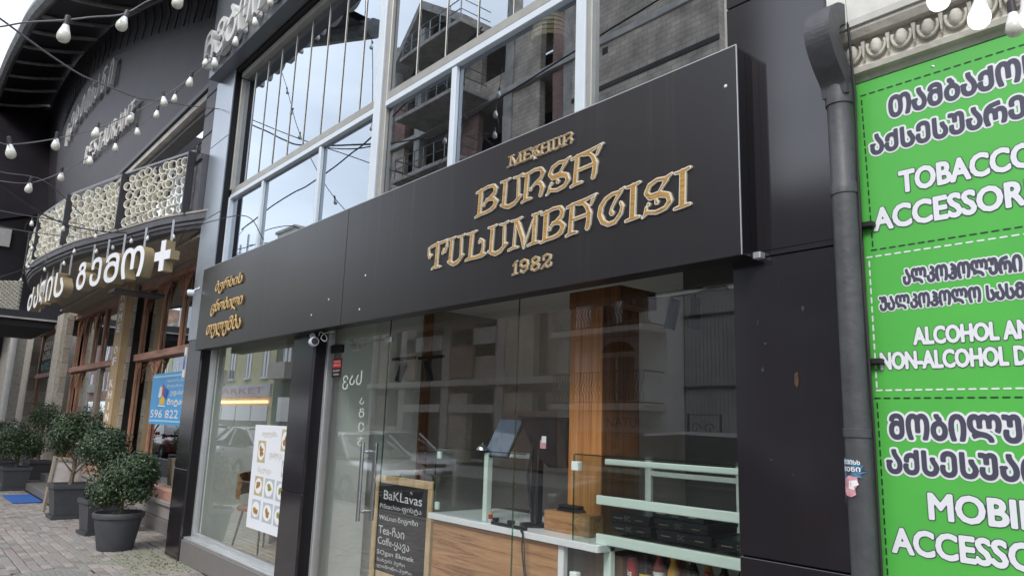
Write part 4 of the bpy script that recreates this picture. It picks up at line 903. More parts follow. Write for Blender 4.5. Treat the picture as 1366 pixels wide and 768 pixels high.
# teal and white window print in the leftmost window
for s, z, m in (('ᲒᲔᲛᲠᲘᲔᲚᲘ', 3.3, 'white_letter'), ('ᲡᲐᲛᲖᲐᲠᲔᲣᲚᲝ', 3.02, 'white_letter'), ('ᲮᲘᲜᲙᲐᲚᲘ', 2.72, 'teal_print')): put_text('window_lettering', s, m, rb, (-24.9, -21.3, z, z + .22), GY - .004, offset=.03)
# steps before the door
for i, (y0, z) in enumerate(((-.33, .15), (-.0, .29))): bev('step', 'granite', rb, -18.6, -15.1, y0, .40, z - .14, z, c=.006)
# pale tower and dark neighbour at the far left
nb = wthing('pale_facade', 'pale stone facade strip with drainpipe at the far left of the street', 'building')
box('wall', 'stone_col', nb, -31, -27.0, .1, 6, 0, 4.6); MB().cyl((-26.9, .0, 0), (-26.9, .0, 4.5), .09).build('drainpipe', 'off_white', nb)
for z in (.9, 1.9, 2.9): bev('vent_niche', 'dark_soffit', nb, -27.9, -27.5, .09, .12, z, z + .35)
nd = wthing('dark_tower', 'tall dark building standing under the canopy at the far left', 'building')
box('wall', 'canopy_metal', nd, -40, -28.9, -.9, 8, 4.6, 12.4); box('column', 'dark_metal', nd, -23.2, -22.7, .05, .6, 3.9, 7.2); box('side_wall', 'canopy_metal', nd, -28.8, -22.8, .45, .9, 4.2, 12); box('lower_wall', 'dark_soffit', nd, -40, -31, -.6, 8, 0, 4.6)
bev('sign_fragment', 'off_white', nd, -28.86, -28.84, -.85, -.35, 6.9, 7.5); bev('bracket', 'cornice_stone', nd, -25.4, -25.0, -.15, .4, 5.9, 6.4)  # the off-white plate stands for a fragment of a white sign
aw = wthing('door_awning', 'flat dark awning projecting over the pavement by the leftmost restaurant window', 'awning')
MB().box(-25, -21.0, -3.0, .2, 3.78, 3.97).build('awning_roof', 'dark_metal', aw); MB().box(-21.02, -20.98, -3.02, .22, 3.76, 3.80).build('awning_edge', 'rib_metal', aw); MB().box(-24.9, -21.1, -2.9, .2, 3.6, 3.77).build('awning_underside', 'dark_soffit', aw)

# blue sign
bs = wthing('blue_notice', 'light blue delivery notice with a phone number, in the restaurant window beside the shop pier', 'sign')
M = Matrix.Identity(4)
MB().prism([(-12.5, 1.50), (-12.46, 1.45), (-9.9, 1.45), (-9.9, 2.22), (-12.5, 2.22), (-12.54, 2.17)], .44, .455).build('panel', 'sign_blue', bs)
MB().box(-12.46, -9.95, .436, .4395, 1.49, 1.515).box(-12.46, -9.95, .436, .4395, 2.155, 2.185).build('border', 'sign_blue_l', bs)
for s, x0, x1, z0, z1, o_ in (('ადგილზე და', -11.75, -10.9, 2.07, 2.12, .01), ('მიტანის', -11.7, -10.95, 1.99, 2.04, .01), ('უფასო', -11.5, -10.8, 1.87, 1.955, .03), ('მიტანა', -11.6, -10.6, 1.72, 1.83, .05)):
    put_text('lettering', s, 'white', bs, (x0, x1, z0, z1), .437, offset=o_)
put_text('lettering', '596 822 821', 'white', bs, (-12.42, -10.3, 1.55, 1.665), .437, offset=.015)
MB().prism([(-12.1, 1.86), (-11.95, 1.84), (-11.9, 2.0), (-12.05, 2.02)], .434, .4385).build('print_shape', 'white', bs); MB().prism([(-12.0, 1.75), (-11.75, 1.75), (-11.75, 1.86), (-12.0, 1.86)], .434, .4385).build('print_shape', 'yellow_label', bs)
MB().prism([(-11.93, 1.9), (-11.83, 1.88), (-11.85, 2.03), (-11.92, 2.05)], .434, .4385).build('print_shape', 'red', bs); MB().prism([(-11.8, 1.86), (-11.68, 1.82), (-11.6, 1.95), (-11.8, 2.0)], .434, .4385).build('print_shape', 'blue_print', bs); MB().prism([(-12.05, 1.72), (-11.7, 1.71), (-11.7, 1.73), (-12.05, 1.74)], .434, .4385).build('print_shape', 'white', bs)
MB().box(-9.45, -9.37, -.02, .0, 2.05, 2.42).build('paper', 'off_white', None); o = bpy.data.objects['paper']; o.name = 'wall_sticker'; tag(o, 'white and blue sticker strip on the edge of the shop pier under the sign', 'sticker')
put_text('lettering', 'ᲡᲐᲖ', 'blue_print', o, (-9.44, -9.38, 2.15, 2.32), -.022, offset=.03)

# ================================================================= GROUND
g = MB().quad((-400, -400, -.13), (400, -400, -.13), (400, 400, -.13), (-400, 400, -.13)).build('ground', 'asphalt', fix=False); tag(g, kind='structure')
g = MB().quad((-120, -11.0, -.126), (60, -11.0, -.126), (60, -4.3, -.126), (-120, -4.3, -.126)).build('road', 'asphalt', fix=False); tag(g, kind='structure')
pav = MB().box(-60, 20, -4.15, .6, -.12, -.012).build('pavement', 'joint'); tag(pav, kind='structure')
k = MB()
for i in range(60): k.bbox(-50 + i * 1.0, -50 + i * 1.0 + .99, -4.3, -4.152, -.12, .004, c=.008)
tag(k.build('kerb', 'kerb', pav), kind='stuff')
pm = ['paver_a', 'paver_b', 'paver_c', 'paver_d', 'paver_e']
def pmesh(m, w_, d_):
    return MB().bbox(0, w_, 0, d_, -.03, 0, c=.006).mesh('paver', m)
PV = {(m): pmesh(m, .190, .090) for m in pm}
cand = []; y = -1.95; j = 0
while y < .36:
    x = -26.0 + (.1 if j % 2 else 0)
    while x < -8.3: cand.append((x, y)); x += .2
    y += .1; j += 1
cam0 = Vector((0, -2.741))
inv = [c for c in cand if (-12.6 < c[0] < -8.5 and c[1] > -1.55 and c[1] < .0)]
inv.sort(key=lambda c: (Vector(c) - cam0).length); near = set(inv[:298])
rs = MB(); R4 = random.Random(11)
def inhole(x, y): return (x + .1 + 8.66) ** 2 + (y + .05 + 1.25) ** 2 < .36 ** 2
def pk(x, y):
    if y > -.75 + R4.uniform(-.3, .3) and x > -9.6 + R4.uniform(-.5, .3): return 4
    return R4.choice((0, 0, 1, 2, 2, 3, 0, 1)) 
for c in cand:
    if inhole(*c): continue
    if -18.6 < c[0] < -15.0 and c[1] > -.4: continue
    i = pk(*c); dz = R4.uniform(-.003, .003)
    if c in near: link('paver', PV[pm[i]].copy() if False else PV[pm[i]], pav, (c[0], c[1], dz), (R4.uniform(-.006, .006), R4.uniform(-.006, .006), R4.uniform(-.01, .01)))
    else: rs.box(c[0] + .005, c[0] + .195, c[1] + .005, c[1] + .095, -.03, dz, i)
y = -4.1; j = 0
while y < .0:
    x = -8.3 + (.1 if j % 2 else 0) if y > -1.95 else -14 + (.1 if j % 2 else 0)
    while x < 4: 
        if not inhole(x, y): rs.box(x + .003, x + .197, y + .003, y + .097, -.03, R4.uniform(-.003, .003), pk(-20, y))
        x += .2
    y += .1; j += 1
tag(rs.build('paver_field', pm, pav, fix=False), kind='stuff')
# moss in the joints by the pier
mb = MB()
for i in range(260):
    x = R4.gauss(-9.0, .45); y = R4.gauss(-.22, .22)
    if y > .0: continue
    a = R4.uniform(0, 6.28); s_ = R4.uniform(.004, .016); p = [Vector((x + s_ * math.cos(a + t), y + s_ * math.sin(a + t), .003)) for t in (0, 2.1, 4.2)]
    b = len(mb.v); mb.v += [tuple(q) for q in p] + [(x, y, .012)]; mb.f += [(b, b + 1, b + 3), (b + 1, b + 2, b + 3), (b + 2, b, b + 3)]; mb.m += [0, 0, 0]
tag(mb.build('moss', 'moss', fix=False), 'green moss growing between the pavers at the foot of the pier', 'moss', kind='stuff')
mc = thing('manhole_cover', (-8.66, -1.25, 0), 'round cast iron manhole cover in the paving at the bottom left', 'manhole cover')
m = MB(); m.lathe([(0, .004), (.30, .004), (.305, 0), (.32, 0), (.32, -.03)], 40); m.build('cover', 'iron_cover', mc)
m = MB()
for i in range(-5, 6):
    for j in range(-5, 6):
        if (i * i + j * j) < 27: m.box(i * .05 - .016, i * .05 + .016, j * .05 - .006, j * .05 + .006, .004, .009)
tag(m.build('stud', 'iron_cover', mc), kind='stuff')
m = MB(); m.lathe([(.325, -.02), (.325, .003), (.36, .003), (.36, -.02)], 40); m.build('collar', 'kerb', mc)
t = thing('door_mat', (-16.2, -.62, 0), 'bright blue doormat on the paving before the restaurant steps', 'mat'); bev('mat', 'mat_blue', t, -.7, .75, -.2, .25, .004, .02)
ms = thing('menu_stand', (-13.95, -.30, 0), 'grey wooden folding menu stand between the potted shrubs', 'menu stand')
for x, rz in ((0, .25), (.12, -.2)):
    M = Matrix.Translation((x, 0, 0)) @ Matrix.Rotation(rz, 4, 'Z') @ Matrix.Rotation(-.08, 4, 'X')
    m = MB(); m.box(-.03, .03, -.32, -.28, 0, .86, M=M); m.box(-.03, .03, .08, .12, 0, .86, M=M); m.box(-.03, .03, -.28, .08, .80, .85, M=M); m.build('frame', 'menu_frame', ms)
    m = MB(); m.box(-.012, .012, -.28, .08, .35, .80, M=M); m.build('board', 'rib_metal', ms)

# ================================================================= POTTED SHRUBS
def crown(rx, rz, cz, n, seed, lobes=9):
    q = random.Random(seed); mb = MB(); L_ = [(Vector((0, 0, cz)), rx * .72, rz * .8)]
    for i in range(lobes):
        a = q.uniform(0, 6.28); e = q.uniform(-.5, 1.0); L_.append((Vector((math.cos(a) * rx * .55 * math.cos(e), math.sin(a) * rx * .55 * math.cos(e), cz + rz * .62 * math.sin(e))), rx * q.uniform(.34, .5), rz * q.uniform(.3, .5)))
    for i in range(n):
        c, lx, lz = q.choice(L_); d = Vector((q.gauss(0, 1), q.gauss(0, 1), q.gauss(0, 1))).normalized(); rr = q.uniform(.55, 1.06) if q.random() < .85 else q.uniform(1.0, 1.3)
        p = c + Vector((d.x * lx, d.y * lx, d.z * lz)) * rr
        nrm = (d + Vector((q.gauss(0, .5), q.gauss(0, .5), q.gauss(.35, .5)))).normalized(); t = nrm.orthogonal().normalized(); t = (Matrix.Rotation(q.uniform(0, 6.28), 3, nrm) @ t); u = nrm.cross(t)
        l = q.uniform(.032, .055); w_ = l * .45; b = len(mb.v); k = nrm * l * .18
        mb.v += [tuple(p - t * l * .6), tuple(p + u * w_ * .6 - k * .3), tuple(p + t * l * .6 - k), tuple(p - u * w_ * .6 - k * .3), tuple(p + k * .4)]
        mi = 0 if q.random() < .55 else (1 if q.random() < .55 else 2)
        if p.z < cz - rz * .5 and q.random() < .12: mi = 3
        for f in ((0, 1, 4), (1, 2, 4), (2, 3, 4), (3, 0, 4)): mb.f.append(tuple(b + x for x in f)); mb.m.append(mi)
    return mb
def shrub(loc, rz, label, square=True, w=.31, h=.52, rx=.42, rzz=.36, cz=1.02, n=2600, seed=1, lean=0):
    t = thing('potted_shrub', loc, label, 'potted plant', 'evergreen shrubs in grey pots along the facade', rz)
    m = MB()
    if square:
        s4 = math.sqrt(2)
        def sq(r, z): return (r * s4, z)
        M = Matrix.Rotation(rad(45), 4, 'Z')
        m.lathe([sq(w * .74, .0), sq(w * .78, .05), sq(w * .78, .052)], 4, M=M); m.lathe([sq(w * .74, .05), sq(w * .93, h - .06), sq(w, h - .06), sq(w * 1.0, h), sq(w * .9, h), sq(w * .88, h - .05)], 4, M=M)
        m.build('pot', 'pot_grey', t); m = MB(); m.lathe([(0, h - .045), (w * .88 * s4, h - .045)], 4, M=M); m.build('soil', 'soil', t, fix=False)
        m = MB(); m.lathe([sq(w * .88, 0), sq(w * .90, .045), sq(w * .8, .045)], 4, M=M); m.build('saucer', 'pot_grey', t)
    else:
        m.lathe([(w * .68, 0), (w * .70, .01), (w * .93, h - .07), (w * 1.0, h - .06), (w * 1.03, h - .02), (w * 1.0, h), (w * .93, h), (w * .90, h - .05)], 36); m.build('pot', 'pot_grey', t, smooth=True)
        m = MB(); m.lathe([(0, h - .045), (w * .92, h - .045)], 24); m.build('soil', 'soil', t, fix=False)
    q = random.Random(seed + 50); m = MB(); b0 = cz - rzz * .5
    m.tube([(0, 0, h - .06), (lean * .3, .01, (h + b0) / 2), (lean, 0, b0 + .1), (lean, 0, cz)], [.035, .03, .026, .012], 8)
    for i in range(7):
        a = q.uniform(0, 6.28); z0 = h + (b0 - h) * q.uniform(.1, .9); m.tube([(lean * .3, 0, z0), (lean * .5 + math.cos(a) * rx * .35, math.sin(a) * rx * .35, z0 + .2), (lean + math.cos(a) * rx * .7, math.sin(a) * rx * .7, cz + q.uniform(-.1, .2))], [.014, .010, .004], 5)
    m.build('trunk', 'bark', t, smooth=True)
    c = crown(rx, rzz, cz, n, seed); o = c.build('crown', ['leaf_a', 'leaf_b', 'leaf_c', 'leaf_y'], t, fix=False); o.location.x = lean
    return t
shrub((-9.98, -.40, 0), 0, 'dense round shrub in a round grey pot, nearest to the shop pier', False, .28, .43, .42, .40, .80, 8000, 1)
shrub((-11.35, -.33, 0), .1, 'shrub in a square pot half hidden behind the nearest round pot', True, .22, .46, .46, .45, 1.00, 6200, 2)
shrub((-13.2, -.38, 0), .0, 'shrub with a bare forked trunk in a square pot, beside the menu stand', True, .27, .51, .46, .40, 1.22, 4800, 3, .05)
shrub((-18.1, -.52, 0), .0, 'bushy shrub in a square pot beyond the blue doormat', True, .26, .46, .50, .44, .92, 5200, 4)
shrub((-20.3, -.55, 0), .1, 'farthest shrub in a square pot at the left edge of the photo', True, .27, .48, .5, .45, .95, 4200, 5)
shrub((-19.6, .05, 0), .2, 'dark leafy shrub in a pot standing in front of the stone column by the door', True, .24, .5, .38, .6, 1.3, 2200, 6)
# ================================================================= RIGHT: STONE BUILDING, DRAINPIPE, BANNER
sb = wthing('stone_building', 'old plastered building with an egg and dart cornice above the green banner', 'building')
box('wall', 'plaster', sb, -1.254, 6, .005, 1.0, 0, 3.0); box('upper_wall', 'plaster_white', sb, -1.254, 6, .03, 1.0, 3.0, 9)
box('edge_strip', 'strip_grey', sb, -1.222, -1.165, -.02, .004, 0, 2.97)
def prof(name, m, pr_):
    mb = MB(); mb.prism(pr_, -1.225, 6, ax='yz'); return mb.build(name, m, sb)
prof('cornice', 'cornice_stone', [(.004, 2.965), (-.02, 2.965), (-.03, 2.985), (-.055, 2.99), (-.06, 3.01), (-.04, 3.02), (-.035, 3.03), (-.04, 3.12), (-.075, 3.125), (-.09, 3.15), (-.09, 3.165), (.004, 3.165)])
prof('cornice_board', 'plaster_white', [(.004, 3.166), (-.10, 3.166), (-.105, 3.19), (-.105, 3.42), (.004, 3.42)])
eg = MB(); eg.lathe([(0, -.034), (.014, -.028), (.021, -.01), (.021, .012), (.014, .030), (0, .036)], 12); egm = eg.mesh('egg', 'cornice_stone'); egm.polygons.foreach_set('use_smooth', [True] * len(egm.polygons))
sh = MB(); sh.tube([(.034 * math.cos(a), -.004, .008 + .042 * math.sin(a)) for a in np.linspace(rad(-200), rad(20), 12)], .0065, 6); shm = sh.mesh('egg_surround', 'cornice_stone'); shm.polygons.foreach_set('use_smooth', [True] * len(shm.polygons))
dm = MB(); dm.prism([(-.007, .036), (0, -.04), (.007, .036)], -.012, .006); dm.tube([(0, -.012, .03), (0, -.012, -.03)], .003, 5); dmm = dm.mesh('dart', 'cornice_stone')
for i in range(70):
    x = -1.16 + i * .092; link('egg', egm, sb, (x, -.048, 3.075)); link('egg_surround', shm, sb, (x, -.045, 3.075)); link('dart', dmm, sb, (x + .046, -.048, 3.075))
# drainpipe with swan neck
dp = wthing('drainpipe', 'thick dark grey drainpipe with a swan neck beside the green banner', 'drainpipe')
def obox(pts, w_, d_, name, m):
    """rectangular duct following pts (x,y,z), width w_ across the wall, depth d_"""
    mb = MB(); n = len(pts)
    for i, p in enumerate(pts):
        a = Vector(pts[max(i - 1, 0)]); b = Vector(pts[min(i + 1, n - 1)]); d = (b - a).normalized(); sd_ = Vector((1, 0, 0)); dn = d.cross(sd_)
        for sx, sy in ((-1, -1), (1, -1), (1, 1), (-1, 1)): mb.v.append(tuple(Vector(p) + sd_ * sx * w_ / 2 + dn * sy * d_ / 2))
    for i in range(n - 1):
        for k in range(4): mb.f.append((i * 4 + k, i * 4 + (k + 1) % 4, i * 4 + 4 + (k + 1) % 4, i * 4 + 4 + k)); mb.m.append(0)
    mb.f.append((0, 1, 2, 3)); mb.f.append((4 * n - 4, 4 * n - 3, 4 * n - 2, 4 * n - 1)); mb.m += [0, 0]
    return mb.build(name, m, dp)
PX, PYc = -1.203, -.085
m = MB()
m.lathe([(.046, 0), (.046, 1.60), (.050, 1.601), (.050, 1.63), (.0465, 1.632), (.0465, 2.50), (.0505, 2.502), (.0505, 2.54), (.047, 2.545), (.047, 2.86), (.052, 2.862), (.053, 2.93), (.05, 2.94)], 28, o=(PX, PYc, 0)); m.build('pipe', 'pipe_grey', dp, smooth=True)
nk = smooth_curve([(PX, PYc, 2.90), (PX, PYc - .015, 2.96), (PX, -.165, 3.03), (PX, -.205, 3.10), (PX, -.195, 3.17), (PX, -.14, 3.215), (PX, -.07, 3.235), (PX, -.035, 3.28), (PX, -.03, 3.36), (PX, -.03, 3.8)], 6)
obox(nk, .098, .085, 'swan_neck', 'pipe_grey')
for z in (1.02, 1.86, 2.37): bev('clamp', 'black_matt', dp, PX - .02, PX + .085, -.062, -.0, z, z + .022)
stk = MB(); n = 8
def onpipe(u, z, off=.0478):
    a = u / .046; return (PX + off * math.sin(a), PYc - off * math.cos(a), z)
def stick(poly, m, off, name='sticker'):
    """torn paper wrapped on the pipe; poly is (arc length, z)"""
    mb = MB(); us = [p[0] for p in poly]; cx = sum(us) / len(us); cz = sum(p[1] for p in poly) / len(poly)
    b = 0; mb.v.append(onpipe(cx, cz, off))
    for k in range(len(poly)):
        a, c = poly[k], poly[(k + 1) % len(poly)]
        for t in (0, .25, .5, .75): mb.v.append(onpipe(a[0] + (c[0] - a[0]) * t, a[1] + (c[1] - a[1]) * t, off))
    N_ = len(mb.v) - 1
    for k in range(N_): mb.f.append((0, 1 + k, 1 + (k + 1) % N_)); mb.m.append(0)
    return mb.build(name, m, None, fix=False)
sk = stick([(-.045, 1.53), (-.01, 1.525), (.012, 1.515), (.03, 1.505), (.022, 1.49), (.045, 1.485), (.02, 1.475), (.025, 1.462), (-.01, 1.465), (-.035, 1.455), (-.045, 1.42), (-.05, 1.44)], 'sticker_blue', .0500, 'torn_sticker'); tag(sk, 'torn blue and pink sticker peeling on the drainpipe', 'sticker')
o2 = stick([(-.04, 1.455), (-.02, 1.468), (.01, 1.465), (.012, 1.44), (.002, 1.425), (.004, 1.405), (-.012, 1.395), (-.035, 1.40), (-.046, 1.425)], 'sticker_pink', .0506, 'pink_patch'); o2.parent = sk
o3 = stick([(-.018, 1.45), (.008, 1.455), (.014, 1.44), (-.002, 1.432), (.0, 1.42), (-.02, 1.425)], 'white', .0511, 'white_patch'); o3.parent = sk
o4 = stick([(-.05, 1.43), (-.042, 1.43), (-.046, 1.38), (-.049, 1.36)], 'white', .0503, 'white_patch'); o4.parent = sk
for s, z in (('ᲗᲕᲘᲡᲮ', 1.507), ('ᲛᲔᲜᲘ', 1.483)):
    o5 = put_text('lettering', s, 'white', None, (-.04, .02, z, z + .015), 0, offset=.04)
    me = o5.data; 
    for v in me.vertices: v.co = onpipe(v.co.x, v.co.z, .0508)
    o5.parent = sk
mb = MB(); mb.tube([(-1.148, -.09, 3.7), (-1.15, -.10, 3.28), (-1.146, -.10, 3.12), (-1.142, -.09, 2.87), (-1.152, -.085, 2.5), (-1.155, -.085, 2.17), (-1.148, -.085, 1.64), (-1.15, -.085, 1.1), (-1.15, -.085, .2)], .0055, 6)
tag(mb.build('wall_cable', 'cable_black'), 'black cable running down the wall along the left edge of the green banner', 'cable')
# banner
bn = wthing('green_banner', 'large bright green printed banner advertising tobacco, alcohol and mobile accessories', 'banner')
BY = -.03
MB().box(-1.168, .05, BY, BY + .015, .4, 2.955).build('sheet', 'banner_green', bn)
box('batten', 'strip_grey', bn, -1.16, .04, BY + .016, -.001, 2.80, 2.84); m = MB(); m.lathe([(0, .003), (.004, .002), (.006, 0)], 10, M=Matrix.Translation((-.885, BY, 2.93)) @ Matrix.Rotation(rad(90), 4, 'X')); m.build('screw', 'steel', bn)
BT = [ # text, prefix that is visible, x0, x1 of the prefix, z0, z1, dark on white?
 ('ᲗᲐᲛᲑᲐᲥᲝᲡ', 'ᲗᲐᲛᲑᲐᲥᲝ', -1.042, -.625, 2.782, 2.862, 1), ('ᲐᲥᲡᲔᲡᲣᲐᲠᲔᲑᲘ', 'ᲐᲥᲡᲔᲡᲣᲐᲠ', -1.118, -.675, 2.654, 2.730, 1), ('TOBACCO', 'TOBACC', -1.024, -.680, 2.483, 2.562, 0), ('ACCESSORIES', 'ACCESSOR', -1.124, -.648, 2.358, 2.440, 0),
 ('ᲐᲚᲙᲝᲰᲝᲚᲣᲠᲘ', 'ᲐᲚᲙᲝᲰᲝᲚᲣᲠᲘ', -1.035, -.675, 2.142, 2.196, 1), ('ᲣᲐᲚᲙᲝᲰᲝᲚᲝ ᲡᲐᲡᲛᲔᲚᲘ', 'ᲣᲐᲚᲙᲝᲰᲝᲚᲝ', -1.121, -.798, 2.056, 2.106, 1), ('ALCOHOL AND', 'ALCOHOL', -1.014, -.757, 1.926, 1.984, 0), ('NON-ALCOHOL DRINKS', 'NON-ALCOHOL', -1.131, -.737, 1.843, 1.902, 0),
 ('ᲛᲝᲑᲘᲚᲣᲠᲘᲡ', 'ᲛᲝᲑᲘᲚᲣ', -1.113, -.722, 1.602, 1.684, 1), ('ᲐᲥᲡᲔᲡᲣᲐᲠᲔᲑᲘ', 'ᲐᲥᲡᲔᲡᲣᲐ', -1.130, -.738, 1.484, 1.562, 1), ('MOBILE', 'MOBI', -1.003, -.756, 1.342, 1.424, 0), ('ACCESSORIES', 'ACCESSO', -1.129, -.710, 1.219, 1.298, 0)]
for s, ref, x0, x1, z0, z1, dk in BT:
    h = z1 - z0; big = h > .065
    bold_text('lettering', s, None, bn, (x0, x1, z0, z1), BY, ref=ref, grow=((h * .055, h * .145) if dk else (h * .05, h * .088)), step=(.0026, .0012), mats=(('banner_dark', 'banner_white') if dk else ('banner_white', 'banner_dark')), cells=30 if big else 22, kinds=('lettering', 'lettering_outline'))
def dashes(p0, p1, m, n):
    mb = MB(); a = Vector((p0[0], 0, p0[1])); b = Vector((p1[0], 0, p1[1])); d = (b - a).normalized(); u = Vector((d.z, 0, -d.x))
    for i in range(n):
        c = a + (b - a) * (i / (n - 1)); q = [c - d * .010 - u * .0028, c - d * .0125, c - d * .010 + u * .0028, c + d * .010 + u * .0028, c + d * .0125, c + d * .010 - u * .0028]
        k = len(mb.v); mb.v += [(p.x, BY - .0010, p.z) for p in q]; mb.f.append(tuple(range(k, k + 6))); mb.m.append(0)
    tag(mb.build('dashed_line', m, bn, fix=False), kind='stuff')
dashes((-1.135, 2.903), (-.02, 2.903), 'dash_dark', 35); dashes((-1.143, 2.875), (-1.135, 2.31), 'dash_dark', 18); dashes((-1.131, 2.286), (-.02, 2.286), 'dash_dark', 35)
dashes((-1.149, 2.261), (-.02, 2.261), 'banner_white', 35); dashes((-1.151, 2.235), (-1.151, 1.79), 'banner_white', 14); dashes((-1.143, 1.769), (-.02, 1.769), 'banner_white', 35)
dashes((-1.151, 1.741), (-.02, 1.741), 'dash_dark', 35); dashes((-1.153, 1.715), (-1.153, 1.15), 'dash_dark', 18)

# ================================================================= STRING LIGHTS AND CABLES
def bulbmesh():
    a = MB(); a.lathe([(.0145, -.004), (.0145, .0), (.0135, .044), (.011, .05), (0, .051)], 12); sm = a.mesh('socket', 'socket')
    a = MB(); a.lathe([(.0145, -.002), (.017, -.014), (.0235, -.034), (.0275, -.046)], 16); bm_ = a.mesh('bulb_base', 'bulb_base')
    out = {}
    for m in ('bulb_off', 'bulb_lit'):
        a = MB(); a.lathe([(.0270, -.0455), (.0295, -.056), (.0295, -.066), (.0265, -.078), (.019, -.087), (.009, -.0915), (0, -.0925)], 18); g_ = a.mesh('bulb', m); g_.polygons.foreach_set('use_smooth', [True] * len(g_.polygons)); out[m] = g_
    bm_.polygons.foreach_set('use_smooth', [True] * len(bm_.polygons)); return sm, bm_, out
SM, BB, BG = bulbmesh()
def string(wire, bulbs, label, m='cable_grey', r_=.0035, lit=None, wname='cable', tilt=.22, sc=.80):
    t = wthing('string_light', label, 'string lights', 'festoon strings of bare bulbs')
    if wire: MB().tube(smooth_curve(wire, 6), r_, 5).build(wname, m, t, smooth=True)
    for i, b in enumerate(bulbs):
        on = lit and i in lit; rot = (R.uniform(-tilt, tilt), R.uniform(-tilt, tilt) , R.uniform(0, 6))
        g_ = link('bulb', BG['bulb_lit' if on else 'bulb_off'], t, (b[0], b[1], b[2] + .045), rot); g_.scale = (sc, sc, sc)
        for nm, me in (('base', BB), ('socket', SM)): link(nm, me, g_)
    return t
up = lambda P, d: [(x, y, z + d) for x, y, z in P]
A_ = [(-3.09, -2.423, 3.014), (-3.428, -2.174, 3.299), (-3.315, -1.983, 3.444)]
string([(-3.303, -2.681, 3.031), (-3.197, -2.618, 3.018), (-3.134, -2.543, 3.040), (-3.085, -2.43, 3.075), (-3.2, -2.33, 3.18), (-3.43, -2.18, 3.36), (-3.387, -2.089, 3.45), (-3.31, -1.985, 3.50), (-3.216, -1.742, 3.76)], A_, 'highest and nearest string of three unlit bulbs crossing the top left corner')
B_ = [(-4.273, -2.455, 2.857), (-5.001, -2.182, 3.181), (-4.94, -1.989, 3.288), (-5.35, -1.726, 3.604), (-5.26, -1.566, 3.749), (-5.159, -1.428, 3.908), (-5.058, -1.316, 4.06)]
string([(-4.217, -2.553, 2.90)] + up(B_, .045) + [(-5.3, -1.2, 4.3), (-5.62, -1.103, 4.648), (-5.802, -0.893, 5.054)], B_, 'middle string of unlit bulbs rising from the left edge past the RESTAURANT letters')
C1 = [(-5.892, -2.195, 3.11), (-6.532, -1.943, 3.414), (-6.463, -1.776, 3.573), (-6.548, -1.595, 3.762), (-6.55, -1.45, 3.946), (-6.463, -1.331, 4.112), (-6.378, -1.226, 4.263), (-5.905, -1.141, 4.442), (-5.953, -1.064, 4.489), (-5.209, -1.137, 4.355), (-5.101, -1.052, 4.503), (-4.993, -0.995, 4.652)]
string([(-5.81, -2.403, 3.10)] + up(C1, .045) + [(-4.9, -.95, 4.9)], C1, 'longest string of unlit bulbs, climbing along the dark lunette edge to the high white letters')
D1 = [(-9.928, -0.19, 3.874), (-10.391, -0.385, 3.898), (-10.731, -0.508, 3.902), (-11.182, -0.638, 3.859), (-11.617, -0.749, 3.855), (-12.251, -0.931, 3.925), (-12.691, -0.98, 3.8), (-13.722, -1.093, 3.835), (-14.727, -1.204, 4.0), (-15.754, -1.179, 3.916)]
string(up([(-9.45, -.12, 3.93)] + D1 + [(-16.5, -1.1, 4.0)], .045), D1, 'string of unlit bulbs hung along the balcony moulding above the white letters', m='cable_black')
D2 = [(-11.583, -0.8, 4.061), (-10.665, -1.326, 3.893), (-10.703, -1.666, 3.899), (-13.203, -1.354, 4.051)]
string(up([(-10.0, -.5, 4.15), (-11.583, -0.8, 4.061), (-10.665, -1.326, 3.90), (-10.703, -1.666, 3.90), (-12, -1.6, 4.02), (-13.203, -1.354, 4.051), (-15.3, -1.2, 4.1)], .045), D2, 'loose string of unlit bulbs drooping across the ring screens of the balcony', m='cable_black')
RR = [(-.451, -1.318, 2.427), (-.401, -1.23, 2.405), (-.451, -.798, 2.579), (-.332, -1.205, 2.385)]
string([(-.9, -1.9, 2.9), (-.451, -1.318, 2.52), (-.401, -1.23, 2.50), (-.34, -1.2, 2.48), (-.2, -1.0, 2.6)], RR, 'glowing string of bulbs hanging above the green banner at the top right', sc=.68, lit={0, 1, 3}, m='cable_black', r_=.005, tilt=.12)
# a string crossing the street, seen mirrored in the upper windows
E1 = [(-18.42, -4.2, 10.47), (-17.91, -4.2, 9.69), (-17.26, -4.2, 8.81), (-15.77, -4.2, 7.26), (-14.92, -4.2, 6.55)]
string([(-18.92, -4.2, 11.2)] + up(E1, .06) + [(-13.5, -4.2, 5.6)], E1, 'string of bulbs hanging steeply across the street, mirrored in the left upper window', m='cable_black', r_=.009, sc=1.5)
E2 = [(-14.11, -4.2, 10.86), (-13.67, -4.2, 9.9), (-13.39, -4.2, 7.88), (-13.16, -4.2, 6.82)]
string([(-14.15, -4.2, 11.6)] + up(E2, .06) + [(-12.9, -4.2, 5.9)], E2, 'second string of bulbs across the street, mirrored beside the thick window post', m='cable_black', r_=.009, sc=1.5)
def cab(pts, r_, m, label, name='overhead_cable'): return tag(MB().tube(smooth_curve(pts, 6), r_, 5).build(name, m, smooth=True), label, 'cable')
cab([(-4.45, -2.66, 3.64), (-4.551, -2.572, 3.664), (-4.752, -2.431, 3.689), (-5.041, -2.266, 3.748), (-5.506, -2.035, 3.876), (-6.409, -1.697, 4.216), (-7.297, -1.324, 4.557), (-7.977, -.976, 4.87), (-8.634, -.545, 5.177), (-9.15, -.02, 5.471)], .006, 'cable_grey', 'thick grey cable sagging from the top left corner to the silver pier')
